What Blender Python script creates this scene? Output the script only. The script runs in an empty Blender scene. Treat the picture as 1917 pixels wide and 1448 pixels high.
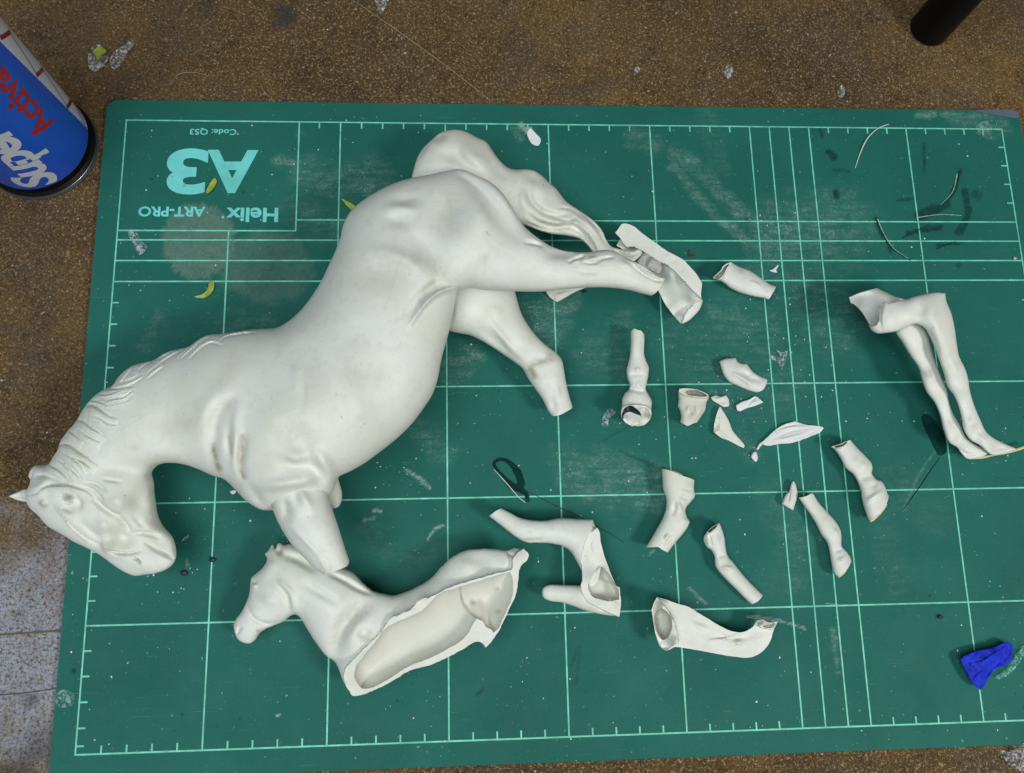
import bpy, bmesh, math, random
import numpy as np
from mathutils import Vector, Matrix
from mathutils.geometry import delaunay_2d_cdt

random.seed(7); RNG = np.random.default_rng(11)
SC = bpy.context.scene
COL = SC.collection
# ------------------------------------------------------------------ camera
W_PX, H_PX, F_PX = 1917.0, 1448.0, 1542.435
CAM_R = np.array([[0.99798007, -0.02228371, 0.05949129], [-0.00957719, -0.97853244, -0.20587019], [0.06280171, 0.20488459, -0.97676929]])
CAM_C = np.array([-0.05900574, -0.06678038, 0.36490271])
cam_data = bpy.data.cameras.new('camera'); cam = bpy.data.objects.new('camera', cam_data); COL.objects.link(cam)
cam_data.sensor_fit = 'HORIZONTAL'; cam_data.sensor_width = 36.0; cam_data.lens = 36.0 * F_PX / W_PX
cam_data.clip_start = 0.01; cam_data.clip_end = 50.0
Mx = Matrix.Identity(4)
for i in range(3):
    Mx[i][0] = CAM_R[0, i]; Mx[i][1] = -CAM_R[1, i]; Mx[i][2] = -CAM_R[2, i]; Mx[i][3] = CAM_C[i]
cam.matrix_world = Mx
SC.camera = cam
# ------------------------------------------------------------------ light
world = bpy.data.worlds.new('World'); SC.world = world; world.use_nodes = True
bg = world.node_tree.nodes['Background']
bg.inputs[0].default_value = (0.78, 0.95, 1.0, 1); bg.inputs[1].default_value = 0.06
def area(name, loc, target, size, power, color):
    d = bpy.data.lights.new(name, 'AREA'); d.shape = 'RECTANGLE'; d.size, d.size_y = size; d.energy = power; d.color = color
    o = bpy.data.objects.new(name, d); COL.objects.link(o); o.location = loc
    o.rotation_euler = (Vector(target) - Vector(loc)).to_track_quat('-Z', 'Y').to_euler()
    return o
area('workshop_lamp', (0.70, -0.50, 0.98), (0.0, 0.0, 0.0), (0.24, 0.22), 8.6, (1.0, 0.975, 0.94))
area('ceiling_tube_lamp', (-0.40, -0.32, 1.36), (-0.05, 0.0, 0.0), (1.0, 0.75), 15.2, (0.90, 0.975, 1.0))
SC.view_settings.view_transform = 'Standard'; SC.view_settings.look = 'None'
SC.view_settings.exposure = -0.1; SC.view_settings.gamma = 1.0
SC.cycles.use_denoising = True
SC.cycles.max_bounces = 6
# ------------------------------------------------------------------ photo <-> place
def unproject(px, z):
    """photo pixels (N,2) and heights in metres (N,) -> points on those sight lines at that height"""
    px = np.atleast_2d(np.asarray(px, float)); z = np.broadcast_to(np.asarray(z, float), (len(px),))
    d = np.c_[(px[:, 0] - W_PX / 2) / F_PX, (px[:, 1] - H_PX / 2) / F_PX, np.ones(len(px))] @ CAM_R
    t = (z - CAM_C[2]) / d[:, 2]
    return CAM_C + d * t[:, None]
def tile(x0, y0, s):
    def f(txt):
        out = []
        for tok in txt.split(','):
            tok = tok.strip(); c = tok.endswith('c')
            a, b = tok.rstrip('c').split()
            out.append((x0 + float(a) / s, y0 + float(b) / s, 1 if c else 0))
        return out
    return f
S4 = 3.994
A, B, D, E_, F, G = tile(0, 780, S4), tile(80, 580, S4), tile(560, 220, S4), tile(900, 340, S4), tile(780, 480, S4), tile(380, 760, S4)
H, I_, J = tile(420, 980, S4), tile(640, 980, S4), tile(900, 860, S4)
K, L_, M_, N_, O_ = tile(1180, 960, 4.828), tile(1440, 780, 4.525), tile(1560, 520, 4.022), tile(1140, 600, 5.99), tile(1300, 460, 7.238)
P_, Q_, X = tile(1120, 580, 4.357), tile(1400, 1080, 3.708), tile(0, 0, 1)
# ------------------------------------------------------------------ 2-D tools
def catmull(pts, closed=True, step=3.0):
    """smooth curve through points; a point flagged 1 stays a sharp corner"""
    P = np.array([p[:2] for p in pts], float); C = [(p[2] if len(p) > 2 else 0) for p in pts]; n = len(P); out = []
    for i in range(n if closed else n - 1):
        p1, p2 = P[i], P[(i + 1) % n]
        p0 = P[(i - 1) % n] if (closed or i > 0) else p1
        p3 = P[(i + 2) % n] if (closed or i + 2 < n) else p2
        if C[i]: p0 = 2 * p1 - p2
        if C[(i + 1) % n]: p3 = 2 * p2 - p1
        a, b, c = [max(np.linalg.norm(v), 1e-6) ** 0.5 for v in (p1 - p0, p2 - p1, p3 - p2)]
        m1 = (p1 - p0) / a * b / a * 0 + b * ((p1 - p0) / a - (p2 - p0) / (a + b) + (p2 - p1) / b)
        m2 = b * ((p2 - p1) / b - (p3 - p1) / (b + c) + (p3 - p2) / c)
        k = max(1, int(np.linalg.norm(p2 - p1) / step))
        for j in range(k):
            t = j / k
            out.append((2 * t**3 - 3 * t**2 + 1) * p1 + (t**3 - 2 * t**2 + t) * m1 + (-2 * t**3 + 3 * t**2) * p2 + (t**3 - t**2) * m2)
    if not closed: out.append(P[-1])
    return np.array(out)
def inside(p, poly):
    p = np.asarray(p, float); o = np.argsort(p[:, 1], kind='stable'); xs, ys = p[o, 0], p[o, 1]; r = np.zeros(len(p), bool)
    a = poly; b = np.roll(poly, -1, 0); l0 = np.searchsorted(ys, np.minimum(a[:, 1], b[:, 1]), 'left'); l1 = np.searchsorted(ys, np.maximum(a[:, 1], b[:, 1]), 'left')
    for (x1, y1), (x2, y2), u, v in zip(a, b, l0, l1):
        if v > u: r[u:v] ^= xs[u:v] < (x2 - x1) * (ys[u:v] - y1) / (y2 - y1) + x1
    out = np.empty(len(p), bool); out[o] = r; return out
def dist_poly(p, poly, closed=True, signed=False):
    """distance to a polyline, parameter along it, and (open) signed side"""
    if len(poly) == 1: poly = np.concatenate([poly, poly + 0.01])
    a = poly if closed else poly[:-1]; b = np.roll(poly, -1, 0) if closed else poly[1:]
    n = len(a); best = np.full(len(p), 1e18); par = np.zeros(len(p)); side = np.ones(len(p))
    if not len(p): return np.zeros(0), par, side
    order = np.lexsort((p[:, 0] // 40, p[:, 1] // 40)) if len(p) > 400 else np.arange(len(p))
    for c0 in range(0, len(p), 400 if len(p) > 400 else max(1, len(p))):
        ix = order[c0:c0 + 400] if len(p) > 400 else order
        q = p[ix]; lo, hi = q.min(0), q.max(0); mid = (lo + hi) / 2; rad = np.linalg.norm(hi - lo) / 2
        sm = (a + b) / 2; sr = np.linalg.norm(b - a, axis=1) / 2; dm = np.linalg.norm(sm - mid, axis=1)
        keep = np.nonzero(dm - sr - rad <= (dm + sr + rad).min())[0]
        A_ = a[keep]; AB = b[keep] - A_; L2 = (AB ** 2).sum(1) + 1e-12
        AP = q[:, None, :] - A_[None]; t = np.clip((AP * AB[None]).sum(2) / L2, 0, 1)
        dx = AP[..., 0] - t * AB[:, 0]; dy = AP[..., 1] - t * AB[:, 1]; dd = dx * dx + dy * dy; k = dd.argmin(1); r_ = np.arange(len(q))
        best[ix] = dd[r_, k]; par[ix] = (keep[k] + t[r_, k]) / n
        if signed: side[ix] = np.sign(AB[k, 0] * AP[r_, k, 1] - AB[k, 1] * AP[r_, k, 0])
    return np.sqrt(best), par, side
def vnoise(p, scale, seed=0, octaves=3):
    out = np.zeros(len(p)); amp = 1.0; tot = 0
    for o in range(octaves):
        q = p / scale + seed * 17.13 + o * 5.7; i = np.floor(q).astype(np.int64); f = q - i; f = f * f * (3 - 2 * f)
        def hsh(ix, iy):
            h = (ix * 374761393 + iy * 668265263 + (seed + o) * 974711) & 0x7fffffff
            h = ((h ^ (h >> 13)) * 1274126177) & 0x7fffffff
            return (h ^ (h >> 16)) % 65536 / 32768.0 - 1
        a, b = hsh(i[:, 0], i[:, 1]), hsh(i[:, 0] + 1, i[:, 1]); c, d = hsh(i[:, 0], i[:, 1] + 1), hsh(i[:, 0] + 1, i[:, 1] + 1)
        out += amp * ((a * (1 - f[:, 0]) + b * f[:, 0]) * (1 - f[:, 1]) + (c * (1 - f[:, 0]) + d * f[:, 0]) * f[:, 1])
        tot += amp; amp *= 0.5; scale = scale / 2.0
    return out / tot
def solve_poisson(mask):
    """lap(u) = -2 inside the mask, 0 outside, coarse to fine"""
    if min(mask.shape) > 24:
        m2 = mask[:mask.shape[0] // 2 * 2, :mask.shape[1] // 2 * 2].reshape(mask.shape[0] // 2, 2, mask.shape[1] // 2, 2).mean((1, 3)) > 0.5
        c = solve_poisson(m2) * 4.0
        u = np.zeros(mask.shape); up = np.repeat(np.repeat(c, 2, 0), 2, 1); u[:up.shape[0], :up.shape[1]] = up; u *= mask
        n = 60
    else:
        u = np.zeros(mask.shape); n = 400
    for _ in range(n):
        v = np.zeros_like(u)
        v[1:-1, 1:-1] = 0.25 * (u[:-2, 1:-1] + u[2:, 1:-1] + u[1:-1, :-2] + u[1:-1, 2:]) + 0.5
        u = v * mask
    return u
def bilinear(g, fx, fy):
    fx = np.clip(fx, 0, g.shape[1] - 1.001); fy = np.clip(fy, 0, g.shape[0] - 1.001)
    i = fy.astype(int); j = fx.astype(int); a = fx - j; b = fy - i
    return (g[i, j] * (1 - a) + g[i, j + 1] * a) * (1 - b) + (g[i + 1, j] * (1 - a) + g[i + 1, j + 1] * a) * b
def smooth01(x):
    x = np.clip(x, 0, 1); return x * x * (3 - 2 * x)
def idw(p, ctrl, power=2.5):
    ctrl = np.asarray(ctrl, float)
    if len(ctrl) == 1: return np.full(len(p), ctrl[0, 2])
    d2 = ((p[:, None, :] - ctrl[None, :, :2]) ** 2).sum(2) + 9.0
    w = d2 ** (-power / 2)
    return (w * ctrl[:, 2]).sum(1) / w.sum(1)
# ------------------------------------------------------------------ cast-resin solid from its outline
class Solid:
    """A rounded solid: its outline on the sight lines at its own height, swelled to a real thickness both ways.
    cuts: (a, b) index pairs of outline corners that are blunt broken ends.  z: (x, y, height cm) of the middle surface,
    or None to rest on the mat.  strokes: (kind, width px, amount mm, points).  planes: (polygon, [(x,y,z cm)]) flat broken
    faces.  cavities: (polygon, depth cm, wall px, floor cm)."""
    def __init__(s, outline, z=None, k=1.0, kb=None, edge=0.01, cuts=(), strokes=(), planes=(), cavities=(), step=3.0, grid=None,
                 kmap=None, rough=0.0, stains=(), jag=0.0, cap=None, tiltless=False, floor=0.0, refine=()):
        s.P = outline; s.poly = catmull(outline, True, step)
        if jag: s.poly = s.poly + np.c_[vnoise(s.poly, 7, 3), vnoise(s.poly, 7, 9)] * jag
        s.jag = jag; s.refine = refine
        s.k = k; s.kb = k if kb is None else kb; s.edge = edge; s.strokes = strokes; s.planes = planes; s.cav = cavities
        s.step = step; s.kmap = kmap; s.rough = rough; s.stains = stains; s.cap = cap; s.floor = floor
        # extend the outline past blunt ends so that the swelling stays full there
        ext = []; n = len(outline); cutset = {a: b for a, b in cuts}; ctr = np.mean([p[:2] for p in outline], 0)
        area2 = sum(outline[i][0] * outline[(i + 1) % n][1] - outline[(i + 1) % n][0] * outline[i][1] for i in range(n))
        i = 0
        while i < n:
            ext.append(outline[i])
            if i in cutset:
                j = cutset[i]; a = np.array(outline[i][:2]); b = np.array(outline[j][:2]); t = b - a; ln = np.linalg.norm(t)
                nrm = np.array([t[1], -t[0]]) / ln * (1 if area2 > 0 else -1)
                ext += [tuple(a + nrm * ln * 0.9) + (1,), tuple(b + nrm * ln * 0.9) + (1,)]
                if j <= i: break
                i = j
            else: i += 1
        s.sol = catmull(ext, True, step)
        lo = s.sol.min(0) - 8; hi = s.sol.max(0) + 8
        s.g = grid or max(1.2, min(3.0, (hi - lo).max() / 260)); s.lo = lo
        nx, ny = [int(v) + 1 for v in (hi - lo) / s.g]
        gx, gy = np.meshgrid(np.arange(nx), np.arange(ny)); gp = np.c_[gx.ravel(), gy.ravel()] * s.g + lo
        msk = inside(gp, s.sol).reshape(ny, nx)
        u = solve_poisson(msk.astype(float)) * s.g ** 2
        dd = np.zeros(ny * nx); mi = msk.ravel(); dd[mi] = dist_poly(gp[mi], s.sol)[0]; dd = dd.reshape(ny, nx)
        ok = (dd > 1.2 * s.g) & msk; w = np.where(ok, u / np.maximum(dd, 1e-6), 0.0)
        for _ in range(6):   # carry the ratio past the rim so it can be read right up to the outline
            pw = np.pad(w, 1); po = np.pad(ok, 1).astype(float); num = np.zeros_like(w); den = np.zeros_like(w)
            for dy in (0, 1, 2):
                for dx in (0, 1, 2):
                    num += pw[dy:dy + ny, dx:dx + nx] * po[dy:dy + ny, dx:dx + nx]; den += po[dy:dy + ny, dx:dx + nx]
            w = np.where(ok, w, num / np.maximum(den, 1)); ok = ok | (den > 0)
        s.w = w
        c = s.poly.mean(0)
        q0 = unproject([c], 0.015)[0]; ax = CAM_C - q0; s.axis = np.array([0, 0, 1.0]) if tiltless else ax / np.linalg.norm(ax)
        s.S = F_PX / (CAM_R[2] @ (q0 - CAM_C)) / 100.0          # photo px per cm here
        s.zc = None if z is None else ([(0, 0, z)] if np.isscalar(z) else z)
        if s.zc is None:
            pts = s.grid_points(min(8.0, (s.poly.max(0) - s.poly.min(0)).min() / 5)); hb = s.swell(pts) * s.kb
            s.zc = [(0, 0, max(0.02, hb.max() * s.axis[2] + s.floor + edge))]
    def curve(s, poly):
        c = catmull(poly, True, s.step); j = s.jag
        return c + np.c_[vnoise(c, 6, 21) + 0.6 * vnoise(c, 17, 5), vnoise(c, 6, 33) + 0.6 * vnoise(c, 17, 7)] * j if j else c
    def swell(s, p):
        d = dist_poly(p, s.sol)[0]; d = np.where(inside(p, s.sol), d, 0)
        u = bilinear(s.w, (p[:, 0] - s.lo[0]) / s.g, (p[:, 1] - s.lo[1]) / s.g) * d
        h = np.sqrt(np.maximum(u, 0)) / s.S
        if s.kmap is not None: h = h * idw(p, s.kmap)
        if s.cap: h = s.cap * np.tanh(h / s.cap)
        return h
    def grid_points(s, st):
        lo, hi = s.poly.min(0), s.poly.max(0); ys = np.arange(lo[1], hi[1], st * 0.866); out = []
        for r, y in enumerate(ys):
            xs = np.arange(lo[0] + (st / 2 if r % 2 else 0), hi[0], st); out.append(np.c_[xs, np.full(len(xs), y)])
        g = np.concatenate(out) if out else np.zeros((0, 2)); return g[inside(g, s.poly)]
    def stroke_sum(s, p, strokes):
        tot = np.zeros(len(p))
        for kind, wd, amt, pts in strokes:
            c = catmull(pts, False, max(2.0, wd * 0.7)); lo = c.min(0) - wd * 3.2; hi = c.max(0) + wd * 3.2
            m = np.nonzero((p[:, 0] > lo[0]) & (p[:, 0] < hi[0]) & (p[:, 1] > lo[1]) & (p[:, 1] < hi[1]))[0]
            if not len(m): continue
            if kind == 'd':
                d = dist_poly(p[m], c, False)[0]; tot[m] += amt * np.exp(-(d / wd) ** 2); continue
            if kind == 'c':      # overlapping edge: the left side of the path stands up and falls away over wd
                d, t, sd = dist_poly(p[m], catmull(pts, False, 2.0), False, True); q_ = sd * d
                tot[m] += amt * np.where(q_ > 0, np.exp(-q_ / wd), np.exp(q_ / 1.1)) * np.sin(np.pi * np.clip(t, 0.0, 1)) ** 1.1 * 1.1; continue
            sp = max(1.2, wd * 0.45); seg = np.linalg.norm(np.diff(c, axis=0), axis=1); ln = seg.sum(); k = max(2, int(ln / sp) + 1)
            ss = (np.arange(k) + 0.5) / k * ln; cs = np.r_[0, np.cumsum(seg)]
            q = np.c_[np.interp(ss, cs, c[:, 0]), np.interp(ss, cs, c[:, 1])]; wt = np.sin(np.pi * ss / ln) ** 0.7
            nrm = np.gradient(q, axis=0); nrm /= np.linalg.norm(nrm, axis=1)[:, None] + 1e-9
            norm = (ln / k) / (wd * 1.7725) if ln > wd * 1.7725 else 1.0 / k; acc = np.zeros(len(m)); pm = p[m]
            for a in range(k):
                dx = pm[:, 0] - q[a, 0]; dy = pm[:, 1] - q[a, 1]; g = np.exp(-(dx * dx + dy * dy) / wd ** 2) * wt[a]
                if kind == 's': g = g * 2.33 * (nrm[a, 0] * dy - nrm[a, 1] * dx) / wd
                acc += g
            tot[m] += amt * acc * norm * 1.1
        return tot
    def zmid(s, p): return idw(p, s.zc)
    def surf(s, p):
        """top and bottom displacement (cm) along the axis, and the hollow mask"""
        h = s.swell(p); zm = s.zmid(p); d = dist_poly(p, s.poly)[0]
        fade = smooth01(d / 6.0)
        top = h * s.k + s.edge + s.stroke_sum(p, s.strokes) * 0.1 * (0.35 + 0.65 * fade)
        if s.rough: top = top + s.rough * 0.1 * vnoise(p, 9, 5) * fade
        bot = -(h * s.kb + s.edge)
        hol = np.zeros(len(p))
        for poly, ctl in s.planes:
            pc = s.curve(poly); m = inside(p, pc) | (dist_poly(p, pc)[0] < 0.3)
            zz = (idw(p, ctl, 2.0) - zm) / s.axis[2]; top = np.where(m, zz + s.stroke_sum(p, s.strokes) * 0.03, top)
        for poly, depth, wall, fl in s.cav:
            pc = s.curve(poly); m = inside(p, pc); dd = dist_poly(p, pc)[0]
            prof = np.clip(dd / wall, 0, 1); prof = np.sqrt(1 - (1 - prof) ** 2)
            top = np.where(m, np.minimum(top, np.maximum(top - depth * prof, (fl - zm) / s.axis[2])), top)
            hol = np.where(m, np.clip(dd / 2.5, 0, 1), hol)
        bot = np.maximum(bot, (0.005 - zm) / s.axis[2])         # nothing below the mat
        bot = np.minimum(bot, top - 0.02)
        return top, bot, hol, zm
    def points(s, p, disp, zm): return unproject(p, zm / 100.0) + s.axis * (disp / 100.0)[:, None]
    def top_at(s, p, off=0.0):
        p = np.asarray(p, float); t, b, hh, zm = s.surf(p); return s.points(p, t + off, zm)
    def mesh_arrays(s):
        st = s.step; loops = [s.poly]
        c = s.poly; nrm = np.roll(c, -1, 0) - np.roll(c, 1, 0); nrm = np.c_[nrm[:, 1], -nrm[:, 0]]; nrm /= np.linalg.norm(nrm, axis=1)[:, None] + 1e-9
        free = []
        for off in (0.7, 2.0):
            r = c + nrm * off
            if not inside(r[:1], c)[0] and inside(c[:1] - nrm[:1] * off, c)[0]: r = c - nrm * off
            r = r[inside(r, c)]; d = dist_poly(r, c)[0]; free.append(r[d > off * 0.8])
        for q in list(s.planes) + list(s.cav):
            pc = s.curve(q[0]); loops.append(pc)
        for q in s.cav:
            pc = s.curve(q[0]); nn = np.roll(pc, -1, 0) - np.roll(pc, 1, 0); nn = np.c_[nn[:, 1], -nn[:, 0]]; nn /= np.linalg.norm(nn, axis=1)[:, None] + 1e-9
            for off in (0.8, 2.2):
                for sg in (1, -1):
                    r = pc + nn * off * sg; r = r[inside(r, pc)]; d = dist_poly(r, pc)[0]; free.append(r[d > off * 0.8])
        g = s.grid_points(st); d = dist_poly(g, s.poly)[0]; free.append(g[d > st * 0.8])
        for rp_, rs in s.refine:
            g = s.grid_points(rs); g = g[inside(g, catmull(rp_, True, 4.0))]; d = dist_poly(g, s.poly)[0]; free.append(g[d > rs])
        V = []; Ed = []
        for lp in loops:
            b = len(V); V += [tuple(v) for v in lp]; Ed += [(b + i, b + (i + 1) % len(lp)) for i in range(len(lp))]
        for f in free: V += [tuple(v) for v in f]
        r = delaunay_2d_cdt([Vector(v) for v in V], Ed, [], 0, 1e-4)
        p = np.array([(v[0], v[1]) for v in r[0]]); T = np.array([f for f in r[2] if len(f) == 3], int)
        cen = p[T].mean(1); T = T[inside(cen, s.poly)]
        used = np.unique(T); rm = -np.ones(len(p), int); rm[used] = np.arange(len(used)); p = p[used]; T = rm[T]
        top, bot, hol, zm = s.surf(p)
        vt = s.points(p, top, zm); vb = s.points(p, bot, zm)
        n = len(p)
        e = np.concatenate([T[:, [0, 1]], T[:, [1, 2]], T[:, [2, 0]]]); key = np.sort(e, 1); kk = key[:, 0] * n + key[:, 1]
        _, inv, cnt = np.unique(kk, return_inverse=True, return_counts=True); bd = e[cnt[inv] == 1]
        # orientation: make the top face the camera
        a, b_, c_ = vt[T[0, 0]], vt[T[0, 1]], vt[T[0, 2]]
        sa = (p[T[:, 1]] - p[T[:, 0]]); sb = (p[T[:, 2]] - p[T[:, 0]]); cr = sa[:, 0] * sb[:, 1] - sa[:, 1] * sb[:, 0]
        flip = cr > 0                                            # photo y points down
        T = np.where(flip[:, None], T[:, ::-1], T)
        e = np.concatenate([T[:, [0, 1]], T[:, [1, 2]], T[:, [2, 0]]]); kk = np.sort(e, 1); kk = kk[:, 0] * n + kk[:, 1]
        _, inv, cnt = np.unique(kk, return_inverse=True, return_counts=True); bd = e[cnt[inv] == 1]
        wall = np.concatenate([np.c_[bd[:, 1], bd[:, 0], bd[:, 0] + n], np.c_[bd[:, 1], bd[:, 0] + n, bd[:, 1] + n]])
        faces = np.concatenate([T, T[:, ::-1] + n, wall])
        st_ = np.clip(s.stroke_sum(p, s.stains), 0, 1)
        return np.concatenate([vt, vb]), faces, np.concatenate([st_, st_ * 0]), np.concatenate([hol, hol * 0]), np.concatenate([cen * 0, cen * 0])[:0], p, len(T)
def link(name, me, mat, parent=None, loc=None):
    o = bpy.data.objects.new(name, me); COL.objects.link(o)
    if mat is not None: me.materials.append(mat)
    if parent is not None: o.parent = parent
    if loc is not None: o.location = loc
    return o
def tag(o, label=None, cat=None, group=None, kind=None):
    if label: o['label'] = label
    if cat: o['category'] = cat
    if group: o['group'] = group
    if kind: o['kind'] = kind
    return o
def empty(name, loc):
    o = bpy.data.objects.new(name, None); COL.objects.link(o); o.location = loc; o.empty_display_size = 0.01; return o
def mesh_from(name, V, Fc, attrs=None, origin=(0, 0, 0), angle=48, smooth=True):
    V = np.asarray(V) - np.asarray(origin); Fc = np.asarray(Fc)
    me = bpy.data.meshes.new(name); nf = len(Fc); k = Fc.shape[1]
    me.vertices.add(len(V)); me.vertices.foreach_set('co', V.ravel())
    me.loops.add(nf * k); me.loops.foreach_set('vertex_index', Fc.ravel().astype(np.int32))
    me.polygons.add(nf); me.polygons.foreach_set('loop_start', (np.arange(nf) * k).astype(np.int32))
    me.update(calc_edges=True); me.validate()
    for nm, a in (attrs or {}).items():
        at = me.attributes.new(nm, 'FLOAT', 'POINT'); at.data.foreach_set('value', np.asarray(a, np.float32))
    if smooth:
        me.polygons.foreach_set('use_smooth', np.ones(len(me.polygons), bool))
        me.set_sharp_from_angle(angle=math.radians(angle))
    return me
def merge(solids, split=None):
    """several swells of one body as one mesh; split = polygon: top faces of the first solid inside it come back apart"""
    V, Fc, st, ho = [], [], [], []; base = 0; part = None
    for i, s in enumerate(solids):
        v, f, a, b, _, p, nt = s.mesh_arrays()
        if i == 0 and split is not None:
            pc = catmull(split, True, 3.0); cen = p[f[:nt]].mean(1); m = inside(cen, pc); part = (v, f[:nt][m], a, b)
            f = np.concatenate([f[:nt][~m], f[nt:]])
        V.append(v); Fc.append(f + base); st.append(a); ho.append(b); base += len(v)
    return np.concatenate(V), np.concatenate(Fc), np.concatenate(st), np.concatenate(ho), part
def base_of(V):
    V = np.asarray(V); lo, hi = V.min(0), V.max(0); return Vector(((lo[0] + hi[0]) / 2, (lo[1] + hi[1]) / 2, lo[2]))
def compact(V, Fc, *att):
    u = np.unique(Fc); rm = np.zeros(len(V), int); rm[u] = np.arange(len(u)); return (V[u], rm[Fc]) + tuple(a[u] for a in att)
# ------------------------------------------------------------------ materials
def new_mat(name):
    m = bpy.data.materials.new(name); m.use_nodes = True; nt = m.node_tree; b = nt.nodes['Principled BSDF']; return m, nt, b
def N(nt, typ, **kw):
    n = nt.nodes.new(typ)
    for k, v in kw.items():
        if k.startswith('i_'):
            key = k[2:]; key = int(key) if key.isdigit() else key
            n.inputs[key].default_value = v
        else: setattr(n, k, v)
    return n
def mix(nt, fac, a, b):
    n = nt.nodes.new('ShaderNodeMix'); n.data_type = 'RGBA'
    for sock, v in ((0, fac), (6, a), (7, b)):
        if isinstance(v, bpy.types.NodeSocket): nt.links.new(v, n.inputs[sock])
        else: n.inputs[sock].default_value = v if sock == 0 else (tuple(v) + (1,) if len(v) == 3 else v)
    return n.outputs[2]
def ramp(nt, src, pts):
    r = nt.nodes.new('ShaderNodeValToRGB'); el = r.color_ramp.elements
    while len(el) < len(pts): el.new(0.5)
    for e, (p, c) in zip(el, pts):
        e.position = p; e.color = (c, c, c, 1) if np.isscalar(c) else tuple(c) + (1,)
    nt.links.new(src, r.inputs[0]); return r.outputs[0]
def noise(nt, scale, detail=4, rough=0.55, vec=None, dist=0.0):
    n = N(nt, 'ShaderNodeTexNoise'); n.inputs['Scale'].default_value = scale; n.inputs['Detail'].default_value = detail
    n.inputs['Roughness'].default_value = rough; n.inputs['Distortion'].default_value = dist
    if vec is not None: nt.links.new(vec, n.inputs['Vector'])
    return n.outputs[0]
def math_(nt, op, a, b=None, clamp=False):
    n = nt.nodes.new('ShaderNodeMath'); n.operation = op; n.use_clamp = clamp
    for i, v in enumerate((a, b)):
        if v is None: continue
        if isinstance(v, bpy.types.NodeSocket): nt.links.new(v, n.inputs[i])
        else: n.inputs[i].default_value = v
    return n.outputs[0]
def attr(nt, name):
    n = nt.nodes.new('ShaderNodeAttribute'); n.attribute_name = name; return n.outputs['Fac']
def wpos(nt):
    n = nt.nodes.new('ShaderNodeNewGeometry'); return n.outputs['Position']
def bump(nt, b, h, strength, dist):
    n = nt.nodes.new('ShaderNodeBump'); n.inputs['Strength'].default_value = strength; n.inputs['Distance'].default_value = dist
    nt.links.new(h, n.inputs['Height']); nt.links.new(n.outputs[0], b.inputs['Normal'])
def resin(name, base, warm, rough=0.48):
    m, nt, b = new_mat(name); P = wpos(nt)
    n1 = noise(nt, 34, 6, 0.65, P); c = mix(nt, ramp(nt, n1, [(0.42, 0.0), (0.66, 1.0)]), base, warm)
    c = mix(nt, ramp(nt, noise(nt, 260, 5, 0.7, P), [(0.52, 0.0), (0.72, 0.45)]), c, tuple(v * 0.84 for v in warm))
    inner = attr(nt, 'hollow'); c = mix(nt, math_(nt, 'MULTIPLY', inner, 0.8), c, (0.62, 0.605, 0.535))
    n2 = noise(nt, 420, 4, 0.7, P); s = attr(nt, 'stain')
    sm = math_(nt, 'MULTIPLY', s, math_(nt, 'ADD', math_(nt, 'MULTIPLY', ramp(nt, n2, [(0.36, 0.0), (0.62, 1.0)]), 0.55), 0.45), True)
    c = mix(nt, sm, c, (0.23, 0.20, 0.11))
    sp = ramp(nt, noise(nt, 900, 2, 0.5, P), [(0.735, 0.0), (0.76, 0.55)]); c = mix(nt, sp, c, (0.22, 0.21, 0.18))
    nt.links.new(c, b.inputs['Base Color'])
    nt.links.new(ramp(nt, noise(nt, 60, 4, 0.6, P), [(0.3, rough - 0.07), (0.7, rough + 0.12)]), b.inputs['Roughness'])
    b.inputs['Specular IOR Level'].default_value = 0.34
    b.inputs['Subsurface Weight'].default_value = 0.10; b.inputs['Subsurface Radius'].default_value = (0.0022, 0.0017, 0.0012)
    bump(nt, b, noise(nt, 700, 3, 0.6, P), 0.10, 0.0006)
    return m
MAT = {}
MAT['resin'] = resin('white_cast_resin', (0.73, 0.735, 0.69), (0.665, 0.675, 0.59))
MAT['cream'] = resin('cream_cast_resin', (0.70, 0.70, 0.645), (0.64, 0.635, 0.55))
MAT['chalk'] = resin('chalky_white_resin', (0.76, 0.77, 0.79), (0.70, 0.70, 0.70), 0.7)
MAT['fracture'] = resin('grey_fracture_face', (0.50, 0.50, 0.49), (0.44, 0.44, 0.43), 0.75)
def plain(name, col, rough=0.5, metal=0.0, var=0.12, scale=60, spec=0.5, bump_s=0.0):
    m, nt, b = new_mat(name); P = wpos(nt)
    c = mix(nt, ramp(nt, noise(nt, scale, 5, 0.65, P), [(0.35, 0.0), (0.65, 1.0)]), tuple(v * (1 - var) for v in col), tuple(min(1, v * (1 + var)) for v in col))
    nt.links.new(c, b.inputs['Base Color']); b.inputs['Roughness'].default_value = rough; b.inputs['Metallic'].default_value = metal
    b.inputs['Specular IOR Level'].default_value = spec
    if bump_s: bump(nt, b, noise(nt, 1500, 3, 0.6, P), bump_s, 0.0004)
    return m
MAT['blue_resin'] = plain('deep_blue_resin', (0.010, 0.028, 0.50), 0.7, var=0.35, scale=260, spec=0.25, bump_s=0.5)
MAT['gold'] = plain('yellowed_edge', (0.62, 0.50, 0.24), 0.5)
MAT['navy'] = plain('navy_ink', (0.012, 0.012, 0.035), 0.5)
MAT['black'] = plain('black_plastic', (0.004, 0.004, 0.005), 0.5, spec=0.18)
MAT['steel'] = plain('tinned_steel', (0.52, 0.53, 0.55), 0.28, 1.0)
MAT['blue'] = plain('blue_label', (0.018, 0.095, 0.58), 0.24, var=0.06)
MAT['label_white'] = plain('white_label', (0.62, 0.63, 0.68), 0.35, var=0.03)
MAT['red'] = plain('red_ink', (0.38, 0.012, 0.022), 0.4)
MAT['red_line'] = plain('dark_red_ink', (0.26, 0.012, 0.04), 0.4)
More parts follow.
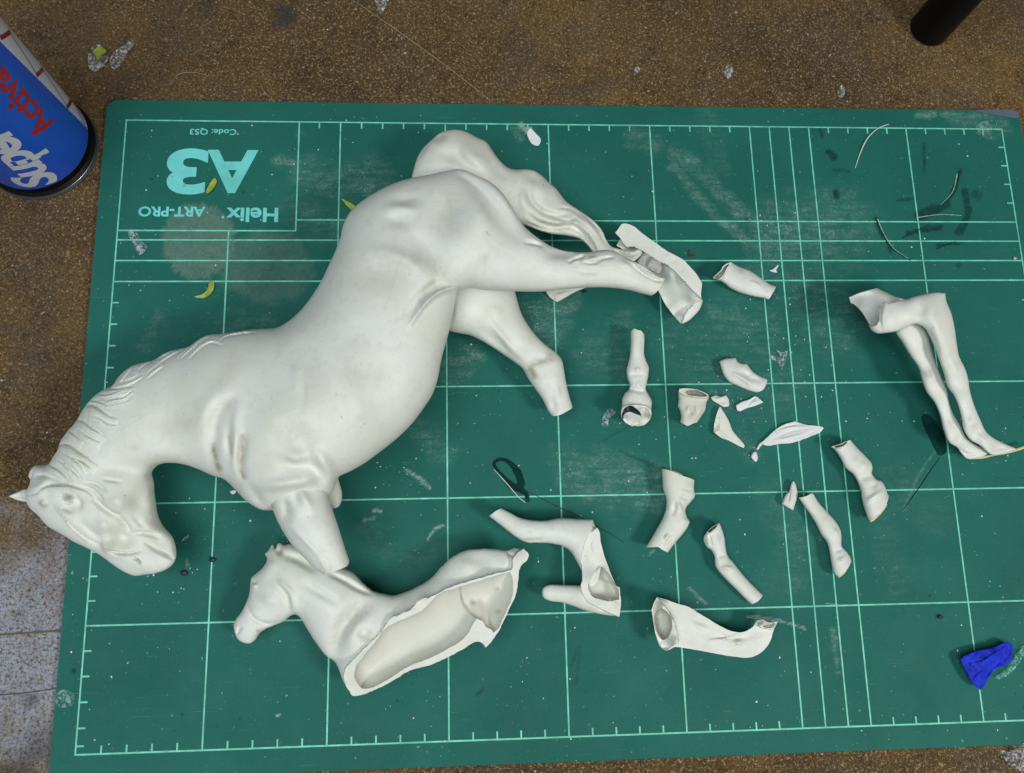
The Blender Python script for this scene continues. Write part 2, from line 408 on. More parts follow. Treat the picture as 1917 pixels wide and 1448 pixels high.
MAT['leaf'] = plain('yellow_green_film', (0.30, 0.36, 0.05), 0.4, var=0.3, scale=250)
MAT['brown_bit'] = plain('brown_bit', (0.06, 0.045, 0.01), 0.5)
MAT['print'] = plain('pale_green_print', (0.17, 0.62, 0.455), 0.55, var=0.22, scale=220)
MAT['print_blue'] = plain('pale_aqua_print', (0.16, 0.66, 0.62), 0.55, var=0.08, scale=90)
for k_ in ('print', 'print_blue'):
    nt_ = MAT[k_].node_tree; b_ = nt_.nodes['Principled BSDF']; src = b_.inputs['Base Color'].links[0].from_socket; P0 = wpos(nt_)
    wear = math_(nt_, 'MAXIMUM', ramp(nt_, noise(nt_, 330, 4, 0.7, P0), [(0.60, 0.0), (0.72, 0.75)]), ramp(nt_, noise(nt_, 40, 4, 0.6, P0), [(0.45, 0.0), (0.75, 0.45)]))
    nt_.links.new(mix(nt_, wear, src, (0.05, 0.26, 0.19)), b_.inputs['Base Color'])
MAT['glue'] = plain('dark_wet_glue', (0.004, 0.035, 0.030), 0.12, var=0.3, scale=300)
MAT['thread'] = plain('pale_fibre', (0.70, 0.72, 0.66), 0.6)
MAT['tan_fibre'] = plain('tan_fibre', (0.36, 0.29, 0.19), 0.6)
MAT['grey_corner'] = plain('grey_core_layer', (0.10, 0.13, 0.17), 0.6)
def film(name, col, alpha):
    m, nt, b = new_mat(name); P = wpos(nt); b.inputs['Base Color'].default_value = col + (1,); b.inputs['Roughness'].default_value = 0.25
    nt.links.new(ramp(nt, noise(nt, 620, 4, 0.75, P, 1.0), [(0.50, alpha * 0.04), (0.62, alpha)]), b.inputs['Alpha'])
    bump(nt, b, noise(nt, 350, 4, 0.6, P), 0.6, 0.001)
    return m
MAT['film'] = film('crumpled_clear_film', (0.66, 0.68, 0.74), 0.6)
MAT['disc'] = film('clear_glue_disc', (0.42, 0.66, 0.62), 0.35)
# ------------------------------------------------------------------ mat and table (setting)
def uv2w(u, v, z=0.0): return np.array([u * 0.01 - 0.215, 0.14 - v * 0.01, z])
def w2px(W):
    c = (np.asarray(W) - CAM_C) @ CAM_R.T; return np.c_[W_PX / 2 + F_PX * c[:, 0] / c[:, 2], H_PX / 2 + F_PX * c[:, 1] / c[:, 2]]
TABLE_Z = -0.003
def paint(p, items, soft=0.95):
    """wear and painted falloff masks: (points, width px, amount) strokes on the photographed surface"""
    t = np.zeros(len(p))
    for pts, wd, amt in items:
        c = catmull(pts, False, max(2.5, wd * 0.6)) if len(pts) > 1 else np.array([pts[0][:2], (pts[0][0] + 0.1, pts[0][1])])
        lo, hi = c.min(0) - wd * 1.6, c.max(0) + wd * 1.6
        m = np.nonzero((p[:, 0] > lo[0]) & (p[:, 0] < hi[0]) & (p[:, 1] > lo[1]) & (p[:, 1] < hi[1]))[0]
        if len(m):
            d = dist_poly(p[m], c, False)[0] + vnoise(p[m], 14, 4) * wd * 0.22 + vnoise(p[m], max(16, wd * 1.3), 9) * wd * 0.5
            t[m] = np.maximum(t[m], amt * smooth01((wd * 1.12 - d) / (wd * soft)))
    return t
def grid_mesh(name, x0, x1, y0, y1, z, st):
    nx, ny = int(round((x1 - x0) / st)) + 1, int(round((y1 - y0) / st)) + 1
    gx, gy = np.meshgrid(np.linspace(x0, x1, nx), np.linspace(y0, y1, ny)); V = np.c_[gx.ravel(), gy.ravel(), np.full(nx * ny, z)]
    i = (np.arange(ny - 1)[:, None] * nx + np.arange(nx - 1)[None, :]).ravel()
    return V, np.c_[i, i + 1, i + nx + 1, i + nx]
# table top
tv, tf = grid_mesh('table', -0.62, 0.62, -0.52, 0.62, TABLE_Z, 0.003)
tp = w2px(tv)
ww = np.zeros(len(tv)); cond = (tp[:, 0] > -500) & (tp[:, 0] < 2400) & (tp[:, 1] > -600) & (tp[:, 1] < 2000)
pale = smooth01((tp[:, 1] - 930 + vnoise(tp, 60, 2) * 90) / 190) * smooth01((330 - tp[:, 0] + vnoise(tp, 80, 6) * 60) / 220) * smooth01((1500 - tp[:, 1] + vnoise(tp, 70, 8) * 70) / 190)  # cool glare on the lower-left corner, painted into the board colour
dark = paint(tp, [(X('525 22, 540 30, 520 45'), 22, 0.8), (X('380 14'), 26, 0.55), (X('60 640, 90 700'), 60, 0.30), (X('40 420, 100 600, 60 800'), 130, 0.22), (X('150 60, 260 140, 330 60'), 110, 0.25), (X('210 150, 230 200'), 40, 0.35),  # broad left and top-left strokes paint in light falloff, among real stains
                  (X('1080 170, 1130 160'), 26, 0.35), (X('960 80, 1000 95'), 40, 0.2), (X('60 1315'), 17, 0.75), (X('75 1400, 40 1440'), 50, 0.5), (X('30 1150'), 20, 0.35)])
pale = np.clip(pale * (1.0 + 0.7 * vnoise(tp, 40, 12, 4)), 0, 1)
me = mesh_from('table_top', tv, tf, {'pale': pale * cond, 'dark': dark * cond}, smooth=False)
m, nt, b = new_mat('brown_hardboard'); P = wpos(nt)
big = noise(nt, 9, 5, 0.6, P); fine = noise(nt, 1000, 4, 0.8, P, 1.2)
c = mix(nt, ramp(nt, big, [(0.36, 0.0), (0.64, 1.0)]), (0.115, 0.067, 0.027), (0.240, 0.134, 0.042))
c = mix(nt, ramp(nt, noise(nt, 24, 6, 0.7, P, 0.5), [(0.48, 0.0), (0.70, 0.75)]), c, (0.135, 0.105, 0.075))
c = mix(nt, ramp(nt, noise(nt, 17, 5, 0.7, P, 0.4), [(0.52, 0.0), (0.72, 0.55)]), c, (0.060, 0.036, 0.018))
c = mix(nt, ramp(nt, noise(nt, 95, 5, 0.75, P, 0.8), [(0.50, 0.0), (0.66, 0.6)]), c, (0.045, 0.028, 0.014))
c = mix(nt, ramp(nt, noise(nt, 70, 5, 0.75, P, 0.8), [(0.56, 0.0), (0.70, 0.5)]), c, (0.27, 0.165, 0.06))
c = mix(nt, ramp(nt, fine, [(0.36, 0.95), (0.51, 0.0)]), c, (0.020, 0.012, 0.005))
c = mix(nt, ramp(nt, noise(nt, 950, 2, 0.6, P, 0.8), [(0.54, 0.0), (0.68, 0.9)]), c, (0.46, 0.33, 0.17))
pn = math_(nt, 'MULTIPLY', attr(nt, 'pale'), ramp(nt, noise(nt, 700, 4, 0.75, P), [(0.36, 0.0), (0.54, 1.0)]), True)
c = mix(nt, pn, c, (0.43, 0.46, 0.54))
c = mix(nt, attr(nt, 'dark'), c, (0.045, 0.042, 0.045))
c = mix(nt, ramp(nt, noise(nt, 420, 1, 0.4, P), [(0.775, 0.0), (0.80, 0.8)]), c, (0.60, 0.60, 0.58))
nt.links.new(c, b.inputs['Base Color']); b.inputs['Roughness'].default_value = 0.62; b.inputs['Specular IOR Level'].default_value = 0.3
bump(nt, b, noise(nt, 900, 4, 0.8, P, 1.0), 0.8, 0.0018)
tag(link('table_top', me, m), 'worn brown hardboard table top with glare painted into its pale corner', None, None, 'structure')
# cutting mat: slab with rounded corners, finely meshed top carrying the wear
U0, U1, V0, V1, RC = -0.97, 44.05, -1.05, 28.97, 0.55
mx0, my1, _ = uv2w(U0, V0); mx1, my0, _ = uv2w(U1, V1)
gv, gf = grid_mesh('m', mx0, mx1, my0, my1, 0.0, 0.00085)
cx, cy, hx, hy, rc = (mx0 + mx1) / 2, (my0 + my1) / 2, (mx1 - mx0) / 2, (my1 - my0) / 2, RC * 0.01
dx = np.abs(gv[:, 0] - cx) - (hx - rc); dy = np.abs(gv[:, 1] - cy) - (hy - rc); cn = (dx > 0) & (dy > 0)
l = np.maximum(np.hypot(dx, dy), 1e-9); f = np.where(cn & (l > rc), rc / l, 1.0)
gv[:, 0] = np.where(cn, cx + np.sign(gv[:, 0] - cx) * (hx - rc + dx * f), gv[:, 0]); gv[:, 1] = np.where(cn, cy + np.sign(gv[:, 1] - cy) * (hy - rc + dy * f), gv[:, 1])
gp = w2px(gv)
scuff = paint(gp, [
    (X('1262 282, 1310 320, 1370 380, 1430 440'), 22, 0.42), (X('1258 305, 1300 360, 1360 420, 1430 470'), 13, 0.38), (X('1470 430, 1530 440, 1560 420'), 85, 0.40), (X('1450 500, 1500 540, 1570 610'), 75, 0.20),
    (X('575 320, 620 345, 700 330'), 42, 0.42), (X('560 390, 610 420'), 55, 0.25), (X('520 300, 545 305'), 14, 0.4),
    (X('1000 590, 1030 620, 1050 560'), 42, 0.45), (X('855 690, 880 660'), 40, 0.45), (X('1090 880, 1180 890, 1230 900'), 62, 0.40), (X('1110 660, 1160 690, 1160 620'), 45, 0.22), (X('1330 590, 1420 620'), 60, 0.25),
    (X('780 800, 830 850'), 34, 0.25), (X('700 1010, 760 1050, 800 1040'), 45, 0.12), (X('1300 640, 1360 720, 1450 700'), 80, 0.16), (X('1460 930, 1500 1000, 1480 1090'), 55, 0.16), (X('1680 900, 1740 960'), 60, 0.14),
    (X('400 605, 500 600'), 28, 0.2), (X('300 600, 270 650'), 24, 0.2), (X('1790 210, 1870 240'), 26, 0.35), (X('1720 215, 1800 212'), 9, 0.6), (X('1560 1180, 1568 1260'), 8, 0.5), (X('1405 850, 1380 830'), 26, 0.2),
    (X('1190 260, 1230 270'), 26, 0.28), (X('960 235, 975 260'), 12, 0.35), (X('520 1130, 490 1180'), 28, 0.16), (X('1320 210, 1350 330'), 26, 0.12), (X('1650 960, 1680 1090'), 40, 0.1), (X('560 250'), 14, 0.3)])
fur = np.zeros(len(gp)); dd = np.hypot((gp[:, 0] - 372), (gp[:, 1] - 452)); an = np.arctan2(gp[:, 1] - 452, gp[:, 0] - 372)
fur = smooth01((74 + 7 * vnoise(np.c_[an * 60, dd * 0.05], 2.0, 3, 2) + 6 * vnoise(gp, 22, 3) - dd) / 9.0) * 0.36
dd2 = np.hypot((gp[:, 0] - 500) / 1.25, (gp[:, 1] - 500)); fur = np.maximum(fur, smooth01((78 + 12 * vnoise(gp, 14, 8) - dd2) / 18.0) * 0.20)
fur = np.where(gp[:, 1] > 362, fur, 0)
darkm = paint(gp, [(X('1715 400, 1760 395, 1790 340, 1797 320'), 4.5, 0.7), (X('1720 405, 1770 385'), 10, 0.8), (X('1805 360, 1812 400, 1795 435'), 8, 0.75), (X('1828 365'), 12, 0.5), (X('1700 437, 1760 425'), 6, 0.8), (X('1755 460, 1800 455'), 3.5, 0.7),
    (X('1550 285, 1562 296'), 6, 0.8), (X('1565 360, 1567 370'), 6, 0.8), (X('1640 410, 1655 445, 1668 470'), 5, 0.7), (X('1730 270, 1730 320'), 3, 0.6), (X('1795 498'), 7, 0.5), (X('1535 244, 1540 258'), 4, 0.6), (X('1756 790, 1760 830'), 3, 0.5), (X('905 1290, 893 1302'), 5, 0.6), (X('1740 1115'), 4, 0.5),
    (X('1560 318, 1590 322'), 3, 0.5), (X('1680 376, 1715 372'), 3, 0.6), (X('140 1257'), 5, 0.9), (X('1000 150'), 3, 0.2), (X('1370 690, 1373 700'), 4, 0.5), (X('1130 590, 1230 610'), 3, 0.2), (X('1160 845, 1220 870'), 2.5, 0.5), (X('1120 830, 1190 790, 1230 760'), 2.5, 0.3), (X('1070 1245, 1085 1210, 1078 1280'), 4, 0.3)], 0.5)
hair = np.zeros(len(gp))
hi_items = []
rr = random.Random(3)
hi_items += [ (X('1750 846, 1720 890, 1692 955'), 2.4, 0.12),
             (X('245 440, 262 455, 268 468'), 6, 0.0), (X('1400 1155, 1450 1160, 1510 1178'), 2.4, 0.4), (X('990 245, 1003 262'), 9, 0.9), (X('975 236, 995 250'), 8, 0.45), (X('700 956, 712 958'), 4, 0.6), (X('1140 1115, 1150 1130'), 4, 0.5),
             (X('800 1010, 815 990, 830 985'), 2.6, 0.5), (X('680 975, 700 970'), 3, 0.25), (X('760 880, 790 900, 805 915'), 3.2, 0.4), (X('520 1340'), 4, 0.9), (X('350 1050, 352 1065'), 3, 0.2), (X('1225 1030, 1215 1040'), 3, 0.4), (X('1290 1100, 1320 1130'), 2.5, 0.3)]
hair = paint(gp, hi_items, 0.5)
mtop = mesh_from('mat_surface', gv, gf, {'scuff': scuff, 'fur': fur, 'dark': darkm, 'hair': hair}, smooth=False)
m, nt, b = new_mat('green_cutting_mat_vinyl'); P = wpos(nt)
c = mix(nt, ramp(nt, noise(nt, 16, 5, 0.6, P), [(0.32, 0.0), (0.68, 1.0)]), (0.0105, 0.106, 0.084), (0.0155, 0.138, 0.108))
c = mix(nt, ramp(nt, noise(nt, 900, 3, 0.7, P), [(0.55, 0.0), (0.8, 0.35)]), c, (0.05, 0.22, 0.17))
sc_n = math_(nt, 'MULTIPLY', ramp(nt, noise(nt, 750, 5, 0.78, P, 1.2), [(0.40, 0.05), (0.60, 1.0)]), ramp(nt, noise(nt, 130, 5, 0.7, P, 0.8), [(0.36, 0.25), (0.62, 1.25)]))
def streak(nt, P, ang, sx, sy):
    mp = N(nt, 'ShaderNodeMapping'); mp.inputs['Rotation'].default_value = (0, 0, math.radians(ang)); mp.inputs['Scale'].default_value = (sx, sy, 1); nt.links.new(P, mp.inputs['Vector'])
    return ramp(nt, noise(nt, 1.0, 4, 0.65, mp.outputs[0], 0.4), [(0.36, 0.15), (0.62, 1.3)])
sc_n = math_(nt, 'MULTIPLY', sc_n, streak(nt, P, 38, 60, 420))
c = mix(nt, math_(nt, 'MULTIPLY', attr(nt, 'scuff'), math_(nt, 'MULTIPLY', sc_n, 1.35), True), c, (0.22, 0.35, 0.30))
c = mix(nt, math_(nt, 'MULTIPLY', attr(nt, 'fur'), ramp(nt, noise(nt, 300, 4, 0.7, P, 1.5), [(0.3, 0.35), (0.6, 1.0)]), True), c, (0.28, 0.32, 0.25))
def scratches(nt, P, ang, sx, sy, lo, hi):
    mp = N(nt, 'ShaderNodeMapping'); mp.inputs['Rotation'].default_value = (0, 0, math.radians(ang)); mp.inputs['Scale'].default_value = (sx, sy, 1); nt.links.new(P, mp.inputs['Vector'])
    return ramp(nt, noise(nt, 1.0, 3, 0.6, mp.outputs[0], 0.3), [(lo, 0.0), (hi, 1.0)])
for ang, sx, sy, amt in ((23, 45, 1500, 0.5), (-61, 38, 1300, 0.5), (84, 60, 1700, 0.4), (-12, 30, 1400, 0.35)):
    msk = ramp(nt, noise(nt, 26 + ang * 0.1, 3, 0.6, P), [(0.50, 0.0), (0.68, amt)])
    c = mix(nt, math_(nt, 'MULTIPLY', scratches(nt, P, ang, sx, sy, 0.66, 0.74), msk), c, (0.16, 0.34, 0.29))
c = mix(nt, ramp(nt, noise(nt, 520, 2, 0.5, P), [(0.70, 0.0), (0.76, 0.55)]), c, (0.30, 0.46, 0.40))
c = mix(nt, math_(nt, 'MULTIPLY', ramp(nt, noise(nt, 330, 2, 0.5, P), [(0.70, 0.0), (0.74, 0.6)]), ramp(nt, noise(nt, 14, 3, 0.6, P), [(0.45, 0.0), (0.6, 1.0)])), c, (0.003, 0.035, 0.028))
dn = math_(nt, 'MULTIPLY', attr(nt, 'dark'), ramp(nt, noise(nt, 380, 4, 0.7, P), [(0.32, 0.35), (0.5, 1.0)]), True)
c = mix(nt, dn, c, (0.004, 0.030, 0.026))
hn = math_(nt, 'MULTIPLY', attr(nt, 'hair'), ramp(nt, noise(nt, 600, 4, 0.75, P), [(0.36, 0.0), (0.56, 1.0)]), True)
c = mix(nt, hn, c, (0.55, 0.66, 0.62))
nt.links.new(c, b.inputs['Base Color'])
nt.links.new(ramp(nt, noise(nt, 55, 4, 0.6, P), [(0.3, 0.55), (0.7, 0.72)]), b.inputs['Roughness']); b.inputs['Specular IOR Level'].default_value = 0.16
bump(nt, b, noise(nt, 1300, 3, 0.7, P), 0.18, 0.0004)
matroot = empty('cutting_mat', (cx, cy, TABLE_Z)); tag(matroot, 'large green cutting mat with pale grid lines lying on the brown table', 'cutting mat')
def child(name, V, Fc, mat, parent, smooth=False, attrs=None, angle=40):
    o = link(name, mesh_from(name, V, Fc, attrs, parent.location, angle, smooth), mat, parent); return o
child('mat_surface', gv, gf, m, matroot, attrs={'scuff': scuff, 'fur': fur, 'dark': darkm, 'hair': hair})
bpy.data.meshes.remove(mtop)
def rrect(n=10):
    out = []
    for (sx, sy, a0) in ((1, 1, 0), (-1, 1, 90), (-1, -1, 180), (1, -1, 270)):
        for i in range(n + 1):
            a = math.radians(a0 + 90 * i / n); out.append((cx + sx * (hx - rc) + rc * math.cos(a), cy + sy * (hy - rc) + rc * math.sin(a)))
    return out
ring = rrect(); n = len(ring)
SV = [(x, y, -0.00002) for x, y in ring] + [(cx + (x - cx) * 1.0008, cy + (y - cy) * 1.0012, -0.0004) for x, y in ring] + [(cx + (x - cx) * 1.0008, cy + (y - cy) * 1.0012, TABLE_Z) for x, y in ring]
SF = [(r * n + i, r * n + (i + 1) % n, (r + 1) * n + (i + 1) % n, (r + 1) * n + i) for r in (0, 1) for i in range(n)]
child('mat_edge', np.array(SV), np.array(SF), m, matroot)
# printed grid
GV, GF = [], []
def rect(u0, v0, u1, v1, z=0.00012):
    b0 = len(GV)
    for u, v in ((u0, v0), (u1, v0), (u1, v1), (u0, v1)): GV.append(uv2w(u, v, z))
    GF.append((b0 + 3, b0 + 2, b0 + 1, b0))
LW = 0.068
def hline(v, u0, u1, w=LW, z=0.00012): rect(u0 - w / 2, v - w / 2, u1 + w / 2, v + w / 2, z)
def vline(u, v0, v1, w=LW, z=0.00018): rect(u - w / 2, v0 - w / 2, u + w / 2, v1 + w / 2, z)
for v in (0, 28): hline(v, 0, 43)
for u in (0, 43): vline(u, 0, 28)
hline(5.54, 0, 8.05); vline(8.05, 0, 5.54); hline(5, 8.05, 43)
for v in (6, 7, 8, 13, 18, 23): hline(v, 0, 43)
vline(5, 5.54, 28)
for u in (10, 15, 20, 25, 30, 31, 32, 33, 38): vline(u, 0, 28)
TL = 0.32
for u in range(1, 43):
    if u % 5 == 0 and u <= 30 or u in (31, 32, 33, 38): continue
    if u > 8: rect(u - 0.035, 0, u + 0.035, TL, 0.00015)
    rect(u - 0.035, 28 - TL, u + 0.035, 28, 0.00015)
for v in list(range(1, 28)) + [27.68]:
    if v in (5, 6, 7, 8, 13, 18, 23): continue
    if v > 8: rect(0, v - 0.035, TL, v + 0.035, 0.00015)
    rect(43 - TL, v - 0.035, 43, v + 0.035, 0.00015)
child('printed_grid', np.array(GV), np.array(GF), MAT['print'], matroot)
def text_mesh(txt, offset=0.0, shear=0.0, space=1.0):
    cu = bpy.data.curves.new('t', 'FONT'); cu.body = txt; cu.offset = offset; cu.shear = shear; cu.space_character = space; cu.resolution_u = 6; cu.fill_mode = 'FRONT'
    o = bpy.data.objects.new('t', cu); COL.objects.link(o); bpy.context.view_layer.update()
    me = bpy.data.meshes.new_from_object(o.evaluated_get(bpy.context.evaluated_depsgraph_get())); bpy.data.objects.remove(o); bpy.data.curves.remove(cu)
    bm = bmesh.new(); bm.from_mesh(me); bmesh.ops.triangulate(bm, faces=bm.faces[:]); V = np.array([v.co[:] for v in bm.verts]); Fc = np.array([[v.index for v in f.verts] for f in bm.faces]); bm.free(); bpy.data.meshes.remove(me)
    lo, hi = V.min(0), V.max(0); V[:, 0] = (V[:, 0] - lo[0]) / (hi[0] - lo[0]); V[:, 1] = (V[:, 1] - lo[1]) / (hi[1] - lo[1]); return V, Fc
def px2uv(x, y):
    w = unproject([(x, y)], 0.0)[0]; return (w[0] + 0.215) * 100, (0.14 - w[1]) * 100
def mat_text(txt, x0, y0, x1, y1, offset, name, mat):
    (ua, va), (ub, vb) = px2uv(x0, y0), px2uv(x1, y1); V, Fc = text_mesh(txt, offset)
    W = np.array([uv2w(ub - x * (ub - ua), va + y * (vb - va), 0.00016) for x, y, _ in V])      # printed upside down in the view
    child(name, W, Fc, mat, matroot)
mat_text('A', 389, 281, 480.5, 362.5, 0.030, 'printed_letter', MAT['print_blue'])
mat_text('3', 314.5, 278, 386, 365, 0.035, 'printed_digit', MAT['print_blue'])
mat_text('Helix', 424, 389, 520.5, 416.5, 0.030, 'printed_word', MAT['print_blue'])
mat_text('.', 415, 405, 420, 409.5, 0.03, 'printed_dot', MAT['print_blue'])
mat_text('ART-PRO', 260, 387, 384, 406.5, 0.030, 'printed_word', MAT['print_blue'])
mat_text('Code: Q53', 356, 240, 442.5, 253.5, 0.018, 'printed_code', MAT['print_blue'])
# ------------------------------------------------------------------ the large horse
main_outline = (A('372 352, 300 365, 262 368, 228 405, 218 450, 236 470, 222 520, 195 555, 200 625, 230 680, 300 740, 365 815, 500 890, 560 930, 690 990, 760 1030, 850 1100, 930 1155, 1010 1188, 1090 1180, 1170 1170, 1250 1140, 1300 1095, 1318 1035, 1308 960, 1285 900, 1240 850, 1205 810, 1175 740, 1160 650, 1147 560, 1143 490, 1125 430, 1138 405, 1180 365, 1240 346, 1310 345, 1400 360, 1500 395, 1600 440')
    + G('160 540, 240 615, 320 700, 390 750, 450 775, 520 778, 720 780, 880 720, 980 620, 1012 530, 1100 485, 1200 430, 1330 335, 1450 240, 1560 130')
    + F('55 1125, 110 1040, 150 930, 180 770, 210 660, 240 555, 262 450, 285 330, 290 266c, 400 238, 500 250, 600 258, 735 262, 900 265, 1000 260, 1100 248, 1260 235, 1450 235, 1600 255, 1700 282, 1755 295c')
    + E_('1368 712c, 1300 690, 1180 620, 1080 570, 1020 535, 950 513, 880 517, 800 530, 700 530, 600 515, 500 480, 420 430, 350 380, 290 325')
    + X('958 398, 938 366, 915 345, 893 334, 870 322, 858 318.6, 835 322, 800 330, 770 335.6')
    + D('720 495, 600 550, 500 610, 420 670, 360 740, 325 820, 305 910, 270 1000, 220 1110, 160 1235, 80 1360')
    + B('1917 20, 1820 100, 1750 135, 1650 143, 1550 150, 1450 165, 1350 180, 1240 190, 1170 225, 1100 275, 1000 298, 930 320, 840 375, 780 390, 700 410, 640 440, 580 495, 525 570, 470 592, 410 630, 340 700, 300 760, 260 830, 190 910, 140 985, 125 1040, 90 1090'))
ci = [i for i, p in enumerate(main_outline) if p[2] == 1]
cut_hind = (ci[1], ci[2])
MANE0 = ('c', 10, 3.70, B('470 594, 600 597, 680 582, 757 576'))
